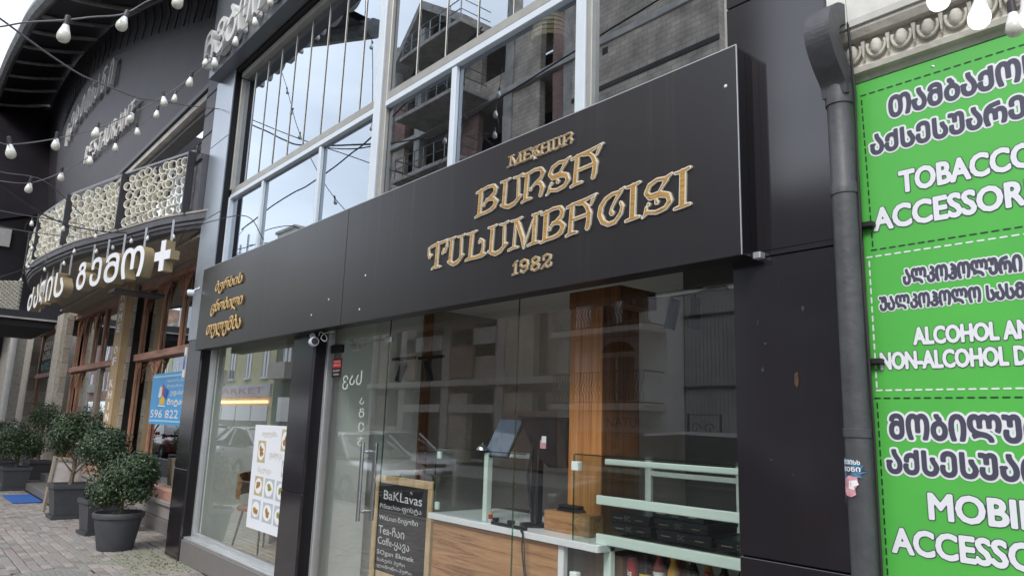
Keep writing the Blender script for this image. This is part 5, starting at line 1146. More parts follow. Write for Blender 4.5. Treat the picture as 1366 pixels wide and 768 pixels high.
cab([(-6.5, -2.4, 3.3), (-6.773, -2.304, 3.314), (-7.753, -1.964, 3.414), (-8.72, -1.691, 3.566), (-10.626, -1.118, 3.938), (-11.006, -.513, 4.079), (-10.317, -.1, 4.176), (-9.5, -.05, 4.167)], .008, 'cable_black', 'black cable dipping in front of the balcony ring screens')
cab([(-8.0, -2.4, 3.85), (-8.674, -2.201, 3.94), (-10.085, -1.662, 4.315), (-11.313, -1.037, 4.278)], .007, 'cable_grey', 'thin cable ending at the left end of the balcony rail')
cab([(-8.1, -2.4, 3.5), (-8.762, -2.141, 3.565), (-11.34, -1.016, 4.147), (-12.907, -.9, 4.4)], .006, 'cable_grey', 'thin straight cable crossing the third ring screen')
cab([(-8.3, -2.2, 3.39), (-8.794, -2.117, 3.411), (-10.219, -1.563, 3.704), (-12.26, -.95, 4.15)], .006, 'cable_grey', 'lowest thin cable meeting the balcony moulding')
cab([(-8.7, -2.1, 2.8), (-8.877, -2.04, 2.908), (-9.583, -1.793, 3.128), (-10.277, -1.511, 3.367), (-13, -1.2, 4.0)], .008, 'cable_black', 'black cable rising from the left edge beside the first white letter')
cab([(-9.6, -.2, 3.75), (-8.95, -.3, 3.76), (-8.4, -.18, 3.80), (-7.4, -.15, 3.66), (-6.9, -.14, 3.32)], .005, 'cable_black', 'thin wire running level across the silver pier to the top of the shop sign')
cab([(-34, -7.0, 16), (-29.17, -7.0, 13.68), (-27.37, -7.0, 12.84), (-25.35, -7.0, 11.87), (-23.58, -7.0, 11.16), (-18, -7, 9.6)], .03, 'cable_black', 'thick black street cable mirrored as a dark curve in the left upper window')
cab([(-26, -6, 8.3), (-23.68, -6.0, 8.6), (-21.76, -6.0, 8.72), (-20.4, -6.0, 8.72), (-17.81, -6.0, 8.99), (-16.59, -6.0, 9.19), (-12, -6, 10.4)], .022, 'cable_black', 'black street cable mirrored in the lower upstairs pane')
cab([(-19, -5.0, 9.3), (-17.42, -5.0, 8.77), (-15.85, -5.0, 8.29), (-14.81, -5.0, 8.06), (-12.73, -5.0, 7.66), (-11.61, -5.0, 7.54), (-6, -5, 8)], .016, 'cable_black', 'long street cable running along the kerb high above the pavement')
# ================================================================= INSIDE THE SHOP
ct = wthing('serving_counter', 'wood veneered serving counter with a white top behind the big window', 'counter')
bev('countertop', 'white_top', ct, -4.30, -2.72, .20, .82, .962, 1.0, c=.003)
bev('front_panel', 'counter_wood', ct, -4.275, -3.055, .235, .26, .10, .961); bev('side_panel', 'counter_wood', ct, -4.275, -4.25, .261, .78, .10, .961); bev('edge_strip', 'white_top', ct, -3.05, -3.005, .232, .27, .10, .961); box('carcass', 'int_dark', ct, -4.24, -3.01, .262, .76, .10, .95)
gs = wthing('counter_screen', 'glass display screen with pale uprights standing on the serving counter', 'glass screen')
MB().box(-4.285, -3.35, .235, .241, 1.001, 1.432).build('glass_panel', 'clear_glass', gs); MB().box(-4.289, -4.283, .242, .70, 1.001, 1.432).build('glass_panel', 'clear_glass', gs)
MB().box(-4.29, -3.345, .236, .24, 1.4325, 1.438).build('glass_edge', 'black_plastic', gs); MB().box(-4.2895, -4.2835, .234, .24, 1.0, 1.432).build('glass_edge', 'edge_glass', gs)
bev('upright', 'mint', gs, -3.765, -3.725, .25, .29, 1.001, 1.425); bev('top_rail', 'mint', gs, -4.1, -3.42, .55, .575, 1.39, 1.425); bev('upright', 'mint', gs, -4.1, -4.07, .55, .575, 1.0, 1.39)
for z in (1.02, 1.36): bev('clip', 'mint', gs, -4.285, -4.25, .243, .265, z, z + .05)
tm = thing('till_terminal', (-3.44, .42, 1.0), 'black till terminal on a pole with its tilted screen facing left, on the counter', 'till')
m = MB(); m.lathe([(0, 0), (.10, 0), (.10, .012), (.03, .022), (.028, .03)], 24); m.build('base', 'black_plastic', tm, smooth=True)
bev('pole', 'black_plastic', tm, -.035, .03, -.02, .03, .02, .52, c=.006); m = MB(); m.tube([(-.01, -.03, .5), (-.03, -.05, .3), (.0, -.04, .08)], .008, 6); m.tube([(.03, -.02, .52), (.05, -.04, .33), (.02, -.03, .1), (.05, -.05, .02)], .006, 6); m.build('cable', 'cable_black', tm, smooth=True)
Ms = Matrix.Translation((-.24, -.08, .53)) @ Matrix.Rotation(rad(6), 4, 'Z') @ Matrix.Rotation(rad(58), 4, 'X')
m = MB(); m.bbox(-.11, .11, -.15, .14, -.018, .0, c=.005, M=Ms); m.build('screen_housing', 'black_plastic', tm)
m = MB(); m.box(-.10, .10, -.14, .13, -.0215, -.0185, M=Ms); m.box(-.10, .10, -.14, .13, .0005, .003, M=Ms); m.build('screen', 'screen', tm)
Mh = Matrix.Translation((.03, .02, .52))
m = MB(); m.prism([(-.16, .10), (-.02, -.08), (.10, -.16), (.19, -.16), (.15, .13), (-.16, .13)], -.05, .12); me = m.mesh('printer_housing', 'black_plastic'); me.transform(Mh); link('printer_housing', me, tm)
m = MB(); m.box(-.21, .16, -.055, .12, .132, .142, M=Mh); m.build('top_plate', 'black_plastic', tm); m = MB(); m.box(.03, .08, -.056, -.051, -.05, .0, M=Mh); m.build('label', 'sticker_pink', tm); m = MB(); m.box(.045, .085, -.058, -.0565, -.015, .025, M=Mh); m.build('label', 'white', tm)
tr = thing('receipt_printer', (-3.12, .47, 1.001), 'black receipt printer standing on the counter right of the till pole', 'printer'); bev('body', 'black_plastic', tr, -.13, .06, -.07, .12, 0, .13, c=.012); bev('lid', 'black_matt', tr, -.12, .04, -.06, .08, .131, .15, c=.006); MB().box(-.1, -.02, -.073, -.0705, .05, .06).build('paper_slot', 'steel_dark', tr)
cp = thing('paper_cup', (-3.74, .255, 1.001), 'small red and white cup on the edge of the counter', 'cup')
m = MB(); m.lathe([(0, 0), (.022, 0), (.026, .062), (.028, .064), (.0, .064)], 18); m.build('cup', 'white', cp, smooth=True); m = MB(); m.lathe([(.0233, .016), (.0255, .046)], 18); m.build('print_band', 'red', cp); m = MB(); m.lathe([(.0258, .05), (.0268, .060)], 18); m.build('rim_band', 'yellow_label', cp); cp.location.y = .29
bl = thing('service_bell', (-3.78, .40, 1.44), 'small chrome service bell on top of the glass screen beside the till', 'bell'); m = MB(); m.lathe([(.04, 0), (.037, .015), (.02, .032), (.006, .037), (.005, .045), (0, .046)], 20); m.build('dome', 'steel', bl, smooth=True); bl.location.y = .245; m = MB(); m.box(-.045, .045, -.02, .02, -.004, .0); m.build('base', 'black_plastic', bl)
ex = wthing('extension_lead', 'black power lead hanging down over the front of the wooden counter', 'cable')
MB().bbox(-3.62, -3.30, .205, .23, 1.003, 1.02, c=.004).build('power_strip', 'black_plastic', ex); bev('plug', 'black_plastic', ex, -3.60, -3.57, .20, .235, 1.021, 1.045); bev('plug', 'black_plastic', ex, -3.46, -3.42, .20, .235, 1.021, 1.045)
m = MB(); m.tube(smooth_curve([(-3.34, .21, 1.01), (-3.30, .19, .99), (-3.30, .188, .90), (-3.27, .195, .7), (-3.22, .20, .4), (-3.2, .21, .12)], 5), .005, 6); m.tube(smooth_curve([(-3.33, .20, 1.0), (-3.28, .18, .96), (-3.27, .19, .8), (-3.20, .19, .55), (-3.15, .2, .14)], 5), .004, 6); m.build('lead', 'cable_black', ex, smooth=True)
# chalkboard
cb = wthing('chalkboard', 'pale wood framed chalkboard listing baklavas, tea and coffee, standing behind the glass', 'chalkboard')
CBY = .46; bx0, bx1 = -5.46, -4.62
MB().box(bx0, bx1, CBY, CBY + .015, .28, 1.16).build('board', 'blackboard', cb)
bev('frame_rail', 'board_frame', cb, bx0, bx1, CBY - .012, CBY + .02, 1.11, 1.17); bev('frame_rail', 'board_frame', cb, bx0 + .06, bx1, CBY - .012, CBY + .02, .36, .43)
bev('frame_stile', 'board_frame', cb, bx0 - .0, bx0 + .06, CBY - .014, CBY + .02, .09, 1.109); bev('frame_stile', 'board_frame', cb, bx1 - .055, bx1 + .004, CBY - .014, CBY + .02, .09, 1.109)
m = MB(); m.tube([(-5.1, CBY, 1.17), (-5.08, CBY, 1.2), (-4.98, CBY, 1.2), (-4.96, CBY, 1.17)], .007, 6); m.build('handle', 'steel_dark', cb)
CH = [('BaKLavas', -5.32, -4.76, .985, 1.055), ('PiStachio-ფისტა', -5.37, -4.76, .90, .95), ('WaLnut-ნიგოზი', -5.37, -4.80, .81, .862), ('Tea-ჩაი', -5.37, -4.98, .715, .785), ('Coffe-ყავა', -5.37, -4.90, .615, .69), ('SOgan Ekmek', -5.37, -4.83, .545, .59), ('ხახვის პური', -5.36, -4.95, .495, .53), ('ლიმონი-პური', -5.36, -4.85, .45, .482)]
for i, (s, x0, x1, z0, z1) in enumerate(CH):
    M = Matrix.Translation((x0, 0, z0)) @ Matrix.Rotation(R.uniform(-.03, .012), 4, 'Y') @ Matrix.Translation((-x0, 0, -z0))
    put_text('chalk_line', s, 'chalk', cb, (x0, x1, z0, z1), CBY - .0015, M=M, cells=22, offset=.006)
# display case
dc = wthing('display_case', 'glass display case with pale green shelf edges at the right end of the shop window', 'display case')
MB().box(-2.915, -1.80, .215, .221, .12, 1.455).build('glass_panel', 'clear_glass', dc); MB().box(-2.92, -2.914, .222, .80, .12, 1.455).build('glass_panel', 'clear_glass', dc)
MB().box(-2.92, -1.80, .217, .223, 1.4555, 1.461).build('glass_edge', 'black_plastic', dc); MB().box(-2.9205, -2.9145, .213, .2205, .12, 1.455).build('glass_edge', 'edge_glass', dc)
MB().box(-2.91, -1.80, .222, .82, 1.4615, 1.467).build('glass_top', 'clear_glass', dc)
bev('top_rail', 'mint', dc, -2.74, -1.80, .27, .30, 1.412, 1.442); bev('shelf_edge', 'mint', dc, -2.80, -1.80, .27, .295, 1.200, 1.247); bev('shelf_edge', 'mint', dc, -2.80, -1.80, .27, .295, .996, 1.048)
bev('shelf', 'clear_glass', dc, -2.80, -1.80, .296, .80, 1.21, 1.218); bev('shelf', 'int_dark', dc, -2.80, -1.80, .296, .80, 1.0, 1.03); bev('shelf', 'mint', dc, -2.80, -1.80, .27, .8, .62, .65)
bev('upright', 'mint', dc, -2.77, -2.72, .30, .34, .1, .995); bev('rear_upright', 'mint', dc, -2.93, -2.885, .84, .87, .1, 1.46); bev('rear_upright', 'mint', dc, -2.30, -2.25, .84, .87, .1, 1.46); bev('rear_rail', 'mint', dc, -2.884, -2.301, .84, .86, 1.33, 1.36); bev('base', 'int_dark', dc, -2.92, -1.80, .222, .86, .088, .119)
bev('clamp', 'mint', dc, -2.925, -2.875, .20, .24, 1.37, 1.42); bev('clamp', 'mint', dc, -2.925, -2.875, .20, .24, .80, .84)
def cbox(x0, x1, z0, y0=.40, lab='', rz=0):
    t = thing('cake_box', ((x0 + x1) / 2, y0, z0), lab, 'box', 'black cake boxes stacked in the display case', rz); w_ = (x1 - x0) / 2; bev('carton', 'box_black', t, -w_, w_, 0, .26, 0, .048, c=.003); bev('lid', 'box_black', t, -w_ - .004, w_ + .004, -.004, .264, .026, .052, c=.003)
    put_text('emblem', 'DC', 'box_print', t, (-.03, .01, .014, .038), -.0046); MB().box(-w_ + .03, -w_ + .09, -.0052, -.0042, .02, .025).build('print_line', 'box_print', t); MB().box(w_ - .09, w_ - .04, -.0052, -.0042, .02, .025).build('print_line', 'box_print', t)
for x0, x1, z0, lab in ((-2.80, -2.53, 1.05, 'black cake box, bottom of the left stack in the display case'), (-2.81, -2.54, 1.104, 'black cake box, top of the left stack in the display case'), (-2.49, -2.16, 1.05, 'black cake box, bottom of the middle stack in the display case'), (-2.50, -2.18, 1.104, 'black cake box, second in the middle stack in the display case'), (-2.52, -2.20, 1.158, 'black cake box, top of the middle stack in the display case'), (-2.13, -1.84, 1.05, 'single black cake box at the right end of the display case')):
    cbox(x0, x1, z0, lab=lab)
def can(x, y, z): 
    t = thing('soda_can', (x, y, z), 'tall red soda can with white script, leftmost drink in the display case', 'can'); m = MB(); m.lathe([(0, 0), (.024, 0), (.029, .008), (.029, .142), (.024, .155), (.026, .158), (.022, .156), (0, .155)], 24, 0); m.build('body', 'red', t, smooth=True)
    m = MB(); m.lathe([(.0245, .1555), (.0265, .1585), (.023, .1575)], 24); m.build('rim', 'steel', t); s = put_text('lettering', 'Coca', 'white', None, (-.022, .014, .07, .10), 0, shear=.3, offset=.03)
    for v in s.data.vertices: a = v.co.x / .0293; v.co = (.0296 * math.sin(a), -.0296 * math.cos(a), v.co.z)
    s.parent = t
can(-2.66, .41, .775)
def bottle(x, y, z, liquid, label, cap, lab, txt=None, s=1.0):
    t = thing('drink_bottle', (x, y, z), lab, 'bottle', 'soft drink bottles under the shelf of the display case'); t.scale = (s, s, s)
    m = MB(); m.lathe([(0, 0), (.026, 0), (.03, .01), (.029, .06), (.027, .08), (.031, .11), (.030, .14), (.016, .175), (.013, .19), (.013, .20)], 20); m.build('body', liquid, t, smooth=True)
    m = MB(); m.lathe([(.0295, .075), (.0312, .08), (.0314, .12), (.030, .126)], 20); m.build('label', label, t, smooth=True); m = MB(); m.lathe([(.0145, .197), (.015, .20), (.015, .213), (0, .214)], 16); m.build('cap', cap, t, smooth=True)
    if txt:
        o = put_text('lettering', txt, 'white' if label != 'white' else 'blue_print', None, (-.02, .02, .088, .108), 0, offset=.05, shear=.2)
        for v in o.data.vertices: a = v.co.x / .0315; v.co = (.0319 * math.sin(a), -.0319 * math.cos(a), v.co.z)
        o.parent = t
bottle(-2.565, .40, .745, 'cola', 'yellow_label', 'black_plastic', 'dark cola bottle with a yellow and red label, right of the red can', 'Fuze'); bottle(-2.475, .40, .77, 'pink_drink', 'white', 'red', 'pink soft drink bottle with a white and blue label', 'Fanta')
bottle(-2.385, .40, .765, 'orange_drink', 'orange_print', 'yellow_label', 'orange soft drink bottle between the pink and the dark ones', 'Fanta'); bottle(-2.29, .40, .74, 'cola', 'red', 'black_plastic', 'dark cola bottle with a red label, just right of the orange bottle', 'Zero')
bottle(-2.20, .42, .72, 'cola', 'pink_drink', 'red', 'dark bottle with a dull pink label, among the dark cola bottles'); bottle(-2.11, .40, .72, 'cola', 'red', 'black_plastic', 'dark cola bottle with white lettering beside the green bottle', 'Cola')
for i, (x, m_, l_, c_) in enumerate(((-2.62, 'cola', 'red', 'red'), (-2.52, 'cola', 'red', 'red'), (-2.43, 'pink_drink', 'red', 'red'), (-2.335, 'cola', 'white', 'red'), (-2.245, 'orange_drink', 'orange_print', 'red'), (-2.155, 'cola', 'red', 'red'), (-2.06, 'cola', 'pink_drink', 'red'))):
    bottle(x, .50, .76, m_, l_, c_, 'soft drink bottle with a red cap standing in the second row of the display case')
bottle(-1.99, .40, .72, 'green_drink', 'green_drink', 'white', 'green bottle at the right end of the drinks row', 'Sprite')
# inside wall counter and far things
# poster in the left window
ps = wthing('menu_poster', 'white poster with faint script and photographs of plated sweets, inside the left window', 'poster')
PYp = G - .006; px0, px1 = -7.34, -6.30
MB().prism([(px0, .545), (px1, .545), (px1, 1.53), (px0, 1.53)], PYp, PYp + .003).build('sheet', 'poster_white', ps)
def pic(x0, x1, z0, z1, bgm, food):
    p = MB().box(x0, x1, PYp - .0016, PYp - .0002, z0, z1).build('photo_print', bgm, ps)
    cx, cz = (x0 + x1) / 2, (z0 + z1) / 2; rx = (x1 - x0) * .42; rz_ = (z1 - z0) * .40; m = MB(); m.prism([(cx + rx * math.cos(a), cz + rz_ * math.sin(a)) for a in np.linspace(0, 6.28, 24, endpoint=False)], PYp - .0030, PYp - .0018); m.build('plate', 'white', p)
    m = MB(); q = R
    for i in range(7):
        ax, az = cx + R.uniform(-.4, .4) * rx, cz + R.uniform(-.4, .4) * rz_; rr = R.uniform(.2, .4)
        m.prism([(ax + rx * rr * math.cos(a) * R.uniform(.7, 1.2), az + rz_ * rr * math.sin(a) * R.uniform(.7, 1.2)) for a in np.linspace(0, 6.28, 7, endpoint=False)], PYp - .0042 - i * .0002, PYp - .0032 - i * .0002)
    tag(m.build('food', food, p), kind='stuff')
pic(-7.22, -7.03, 1.17, 1.38, 'plate_tan', 'food_a'); pic(-7.22, -7.02, .86, 1.04, 'plate_tan', 'food_a'); pic(-6.97, -6.75, .855, 1.035, 'plate_grey', 'food_b'); pic(-6.70, -6.48, .85, 1.03, 'plate_grey', 'food_b'); pic(-7.24, -7.03, .64, .82, 'plate_grey', 'food_a'); pic(-6.97, -6.74, .635, .815, 'plate_grey', 'food_a'); pic(-6.70, -6.46, .63, .81, 'plate_grey', 'food_b'); pic(-6.68, -6.5, 1.30, 1.50, 'plate_tan', 'food_a'); pic(-6.62, -6.45, 1.07, 1.22, 'plate_grey', 'food_b')
for s, x0, x1, z0, z1 in (('თულუმბა', -7.15, -6.78, 1.41, 1.475), ('ფახლავა', -6.92, -6.62, 1.21, 1.29), ('ბაკლავა', -7.18, -6.85, 1.065, 1.135)): put_text('lettering', s, 'faint_gold', ps, (x0, x1, z0, z1), PYp - .0012, shear=.3)
# chair and table in the left room
def wchair(loc, rz, label):
    t = thing('cafe_chair', loc, label, 'chair', 'brown cafe chairs in the left room', rz)
    m = MB(); m.bbox(-.22, .22, -.20, .22, .44, .50, c=.02); m.build('seat', 'tan_leather', t)
    sec = smooth_curve([(-.25, .12, .70), (-.22, .20, .74), (0, .26, .76), (.22, .20, .74), (.25, .12, .70)], 4); m = MB()
    for a, b in zip(sec[:-1], sec[1:]): m.quad(a - Vector((0, 0, .14)), b - Vector((0, 0, .14)), b + Vector((0, 0, .10)), a + Vector((0, 0, .10))); k = Vector((0, .03, 0)); m.quad(a - Vector((0, 0, .14)) + k, a + Vector((0, 0, .10)) + k, b + Vector((0, 0, .10)) + k, b - Vector((0, 0, .14)) + k); m.quad(a + Vector((0, 0, .10)), b + Vector((0, 0, .10)), b + Vector((0, 0, .10)) + k, a + Vector((0, 0, .10)) + k)
    m.build('backrest', 'tan_leather', t, smooth=True)
    for x in (-1, 1):
        for y in (-1, 1): MB().tube([(x * .17, y * .15, .44), (x * .23, y * .22, 0)], [.014, .010], 8).build('leg', 'black_matt', t)
    return t
wchair((-8.35, .72, .12), 1.9, 'tan leather chair with black legs, close behind the left window'); wchair((-7.6, 1.5, .12), -.6, 'tan leather chair farther back, beyond the table in the left window')
tb = thing('cafe_table', (-7.75, .95, .12), 'dark cafe table on a black cast pedestal in the left window', 'table'); bev('tabletop', 'column_dark', tb, -.36, .36, -.36, .36, .70, .73)
m = MB(); m.cyl((0, 0, .04), (0, 0, .70), .028); m.build('pedestal', 'black_matt', tb)
for a in range(4): M = Matrix.Rotation(a * math.pi / 2 + .6, 4, 'Z'); m = MB(); m.tube([M @ Vector(p) for p in ((0, 0, .12), (.12, 0, .10), (.22, 0, .04), (.30, 0, .02))], [.03, .022, .018, .015], 6); m.build('foot', 'black_matt', tb)
so = thing('wall_box', (-8.6, 2.28, 1.35), 'small black box fixed on the back wall of the left room', 'speaker'); bev('body', 'black_matt', so, -.10, .10, -.08, .0, -.07, .07); MB().box(-.08, .08, -.084, -.081, -.05, .05).build('grille', 'black_plastic', so)
# two tables and chairs in the right room
for x, y, l in ((-5.2, 1.75, 'dark table at the back of the shop, left of the counter'), (-4.1, 1.7, 'dark table deep in the shop, seen through the counter screen')):
    tb = thing('cafe_table', (x, y, .085), l, 'table'); bev('tabletop', 'column_dark', tb, -.4, .4, -.35, .35, .70, .73); m = MB(); m.cyl((0, 0, .02), (0, 0, .70), .03); m.lathe([(0, 0), (.22, 0), (.2, .02), (0, .03)], 18); m.build('pedestal', 'black_matt', tb)
wchair((-4.6, 1.25, .085), 3.1, 'tan chair standing at the table left of the counter'); wchair((-3.9, 1.3, .085), 2.8, 'tan chair deep in the shop seen through the counter screen')
# ================================================================= CARS ALONG THE KERB (behind the camera, mirrored in the glass)
def car(loc, yaw, paint, label, kind='sedan', s=1.0, lit_roof=None):
    t = thing('parked_car', loc, label, 'car', 'cars parked along the kerb', yaw); t.scale = (s, s, s)
    tall = kind == 'suv'; zb = .95 if not tall else 1.08; zr = 1.45 if not tall else 1.72
    st = [(-2.15, .42, .62, .66), (-2.08, .30, .74, .78), (-1.7, .24, zb - .12, .86), (-1.0, .22, zb - .03, .88), (0, .22, zb, .885), (1.0, .22, zb + .02, .88), (1.75, .24, zb + .02, .85), (2.08, .30, zb - .06, .78), (2.17, .42, zb - .2, .68)]
    if tall: st[7] = (2.1, .3, zb, .8); st[8] = (2.17, .42, zb - .08, .72)
    m = MB(); N_ = 12
    for (x, z0, z1, hw) in st:
        h = z1 - z0
        for (u, v) in ((.80, 0), (.97, .10), (1, .35), (1, .62), (.97, .85), (.86, 1.0), (-.86, 1.0), (-.97, .85), (-1, .62), (-1, .35), (-.97, .10), (-.80, 0)): m.v.append((x, u * hw, z0 + h * v))
    for i in range(len(st) - 1):
        for k in range(N_): m.f.append((i * N_ + k, i * N_ + (k + 1) % N_, (i + 1) * N_ + (k + 1) % N_, (i + 1) * N_ + k)); m.m.append(0)
    m.f.append(tuple(range(N_))); m.f.append(tuple(range((len(st) - 1) * N_, len(st) * N_))); m.m += [0, 0]
    m.build('body', paint, t, smooth=True)
    rear = 2.05 if tall else 1.75
    cs = [(-1.15, zb - .06, zb + .0, .80, .78), (-.45, zb - .06, zr - .04, .82, .62), (.2, zb - .06, zr, .82, .64), (1.0, zb - .06, zr - .04, .82, .62), (rear, zb - .06, zb + (.38 if tall else .05), .78, .66)]
    if tall: cs[3] = (1.3, zb - .06, zr - .02, .82, .64); cs[4] = (2.05, zb - .06, zb + .1, .78, .70)
    def loft(cs, mat_, name, g=0.0, top=None):
        m = MB()
        for (x, z0, z1, a, b) in cs:
            for (y, z) in ((a + g, z0), ((a + b) / 2 + .02 + g, (z0 + z1) / 2), (b + g, z1 - .03), (b - .1, z1 + g), (-b + .1, z1 + g), (-b - g, z1 - .03), (-(a + b) / 2 - .02 - g, (z0 + z1) / 2), (-a - g, z0)): m.v.append((x, y, z))
        for i in range(len(cs) - 1):
            for k in range(7): 
                if top and k not in top: continue
                m.f.append((i * 8 + k, i * 8 + k + 1, (i + 1) * 8 + k + 1, (i + 1) * 8 + k)); m.m.append(0)
        return m.build(name, mat_, t, smooth=True)
    loft(cs, 'car_glass', 'windows'); loft(cs[1:4], lit_roof or paint, 'roof', .012, top=(2, 3, 4))
    for i, sg_ in enumerate((-1, 1)):
        for (a, b) in ((0, 1), (3, 4)):
            A, B_ = cs[a], cs[b]; MB().tube([(A[0], sg_ * (A[4] + .012), A[2]), (B_[0], sg_ * (B_[4] + .012), B_[2])], .035, 6).build('pillar', paint, t)
        MB().tube([(.3, sg_ * .83, zb - .02), (.28, sg_ * .66, zr - .04)], .03, 6).build('pillar', paint, t); MB().box(-1.0, 1.6, sg_ * .80 - .02, sg_ * .80 + .02, zb - .015, zb + .01).build('waist_trim', 'steel_dark', t)
        MB().bbox(-.75, -.60, min(sg_ * .86, sg_ * 1.02), max(sg_ * .86, sg_ * 1.02), zb - .02, zb + .12, c=.03).build('mirror', paint, t)
        MB().bbox(-2.14, -1.95, sg_ * .66 - .14, sg_ * .66 + .14, .62, .76, c=.03).build('headlight', 'lamp_glass', t); MB().bbox(2.02, 2.16, sg_ * .66 - .12, sg_ * .66 + .12, zb - .3, zb - .1, c=.03).build('tail_lamp', 'tail_red', t)
        MB().box(-.02, .14, min(sg_ * .886, sg_ * .90), max(sg_ * .886, sg_ * .90), zb - .16, zb - .13).build('door_handle', 'steel', t)
        for x in (-1.32, 1.32):
            M = Matrix.Translation((x, sg_ * .80, .31)) @ Matrix.Rotation(rad(90), 4, 'X')
            w_ = MB(); w_.lathe([(.20, -.1), (.30, -.1), (.315, -.07), (.315, .07), (.30, .1), (.20, .1)], 28, M=M); wo_ = w_.build('wheel', 'tyre', t, smooth=True)
            m = MB(); m.lathe([(.205, -.09), (.205, .09), (.19, .09), (.19, -.09), (.205, -.09)], 24, M=M)
            for k in range(5):
                a = k * 1.2566; Mk = M @ Matrix.Rotation(a, 4, 'Z'); m.box(.03, .195, -.022, .022, -.085, .085, M=Mk)
            m.lathe([(0, -.095), (.05, -.09), (.05, .09), (0, .095)], 12, M=M); m.build('rim', 'rim', wo_)
    bev('bumper', 'black_matt', t, -2.19, -2.10, -.62, .62, .34, .44); bev('number_plate', 'white', t, 2.165, 2.185, -.26, .26, .52, .63); bev('grille', 'black_plastic', t, -2.165, -2.12, -.42, .42, .54, .64)
    return t
GZ = -.126
car((-6.0, -5.45, GZ), 0, 'car_grey', 'grey estate car mirrored in the glass above the display case', 'suv', lit_roof='car_silver')  # roof painted pale to imitate sky light on it, body kept dark
car((-15.5, -5.45, GZ), math.pi, 'car_silver', 'silver hatchback mirrored in the glass door', s=1.0)
car((-19.0, -8.6, GZ), math.pi, 'car_white', 'white car in the far lane, mirrored above the chalkboard')
car((-21.5, -5.4, GZ), 0, 'car_white', 'white saloon mirrored in the left shop window')
car((-26.6, -5.5, GZ), 0, 'car_dark', 'dark blue car mirrored low in the restaurant window beside the pier')
car((-31.8, -5.4, GZ), math.pi, 'car_red', 'dark red car mirrored in the restaurant window under the blue notice')
car((-37.5, -5.5, GZ), 0, 'car_silver', 'silver car mirrored in the middle restaurant window', 'suv')
car((-45, -5.4, GZ), 0, 'car_red', 'red car mirrored in the leftmost restaurant window')
car((-52, -5.4, GZ), 0, 'car_white', 'white car farthest down the kerb')
car((2.2, -5.45, GZ), 0, 'car_dark', 'dark car parked at the right end of the row')

# ================================================================= ACROSS THE STREET
fp = MB().box(-140, 60, -15.0, -11.0, -.12, .0).build('far_pavement', 'paver_b'); tag(fp, kind='structure')
def openings(parent, x0, x1, zs, n, y, w_, h, frame_m='white_frame', glass='far_glass', arch=False):
    for z in zs:
        for i in range(n):
            cx = x0 + (x1 - x0) * (i + .5) / n; w0 = MB().box(cx - w_ / 2, cx + w_ / 2, y - .02, y + .02, z, z + h).build('window', glass, parent)
            frame(w0, frame_m, cx - w_ / 2 - .06, cx + w_ / 2 + .06, y - .05, y + .05, z - .06, z + h + .06, .07); MB().box(cx - .025, cx + .025, y - .01, y + .06, z, z + h).build('glazing_bar', frame_m, w0)
            MB().box(cx - w_ / 2 - .15, cx + w_ / 2 + .15, y - .05, y + .16, z - .16, z - .06).build('sill', frame_m, w0)
# unfinished concrete building
ub = wthing('unfinished_building', 'unfinished concrete frame building with brick infill, mirrored in the upper windows', 'building')
UY = -16.0
box('rear_wall', 'concrete_d', ub, -33.8, -12.3, -18.9, -18.6, 0, 19); box('side_wall', 'brick_grey', ub, -33.8, -33.4, -18.8, UY - .3, 0, 19)
cols = [-33.4, -30.6, -27.0, -23.2, -19.4]
for x in cols: bev('column', 'concrete', ub, x - .28, x + .28, UY - .5, UY, 0, 22.3 if x < -28 else 20.8, c=.02)
fl = [3.5, 6.7, 9.9, 13.1, 16.3, 19.5]
for i, z in enumerate(fl):
    bev('slab', 'concrete_l', ub, -33.8, -12.3, -18.8, UY + .12, z - .26, z, c=.02)
    if i in (1, 2, 3, 4, 5):
        bev('balcony_slab', 'concrete', ub, -29.6, -24.4, UY + .12, UY + 1.9, z - .2, z, c=.02); mb = MB()
        for zz in (.5, 1.0): mb.tube([(-29.5, UY + .2, z + zz), (-29.5, UY + 1.8, z + zz), (-24.5, UY + 1.8, z + zz), (-24.5, UY + .2, z + zz)], .03, 4)
        for q in range(7): mb.box(-29.5 + q * .83, -29.46 + q * .83, UY + 1.78, UY + 1.82, z, z + 1.0)
        mb.build('balcony_rail', 'steel_dark', ub)
inf = [(-33.1, -32.0, 'brick_grey'), (-26.7, -25.4, 'brick_grey'), (-23.0, -21.2, 'brick_grey'), (-20.4, -19.6, 'brick_red')]
for i, z in enumerate([0] + fl[:-1]):
    H_ = 2.9
    for j, (a, b, m_) in enumerate(inf): box('brick_infill', 'brick_red' if (i + j) % 5 == 0 else m_, ub, a, b, UY - .42, UY - .1, z, z + H_ + .02)
    if i % 2: box('parapet', 'brick_grey', ub, -25.4, -23.4, UY - .4, UY - .15, z, z + 1.0)
    else: box('parapet', 'concrete_l', ub, -30.3, -27.3, UY - .4, UY - .1, z, z + .35)
MB().prism([(-33.5, 20.9), (-30.4, 23.8), (-26.4, 21.2), (-26.6, 20.9), (-30.4, 23.3), (-33.4, 20.5)], -18.5, UY + .3).build('gable_roof', 'concrete', ub); MB().prism([(-33.3, 19.5), (-33.3, 20.6), (-30.6, 23.2), (-27, 21.0), (-27, 19.5)], -17.2, -17.0).build('gable_wall', 'concrete_d', ub)
box('brick_wall', 'brick_grey', ub, -19.1, -12.35, UY - .35, UY + .05, 11.0, 19.24); box('brick_wall', 'brick_red', ub, -19.1, -12.35, UY - .35, UY + .03, 6.72, 10.99)
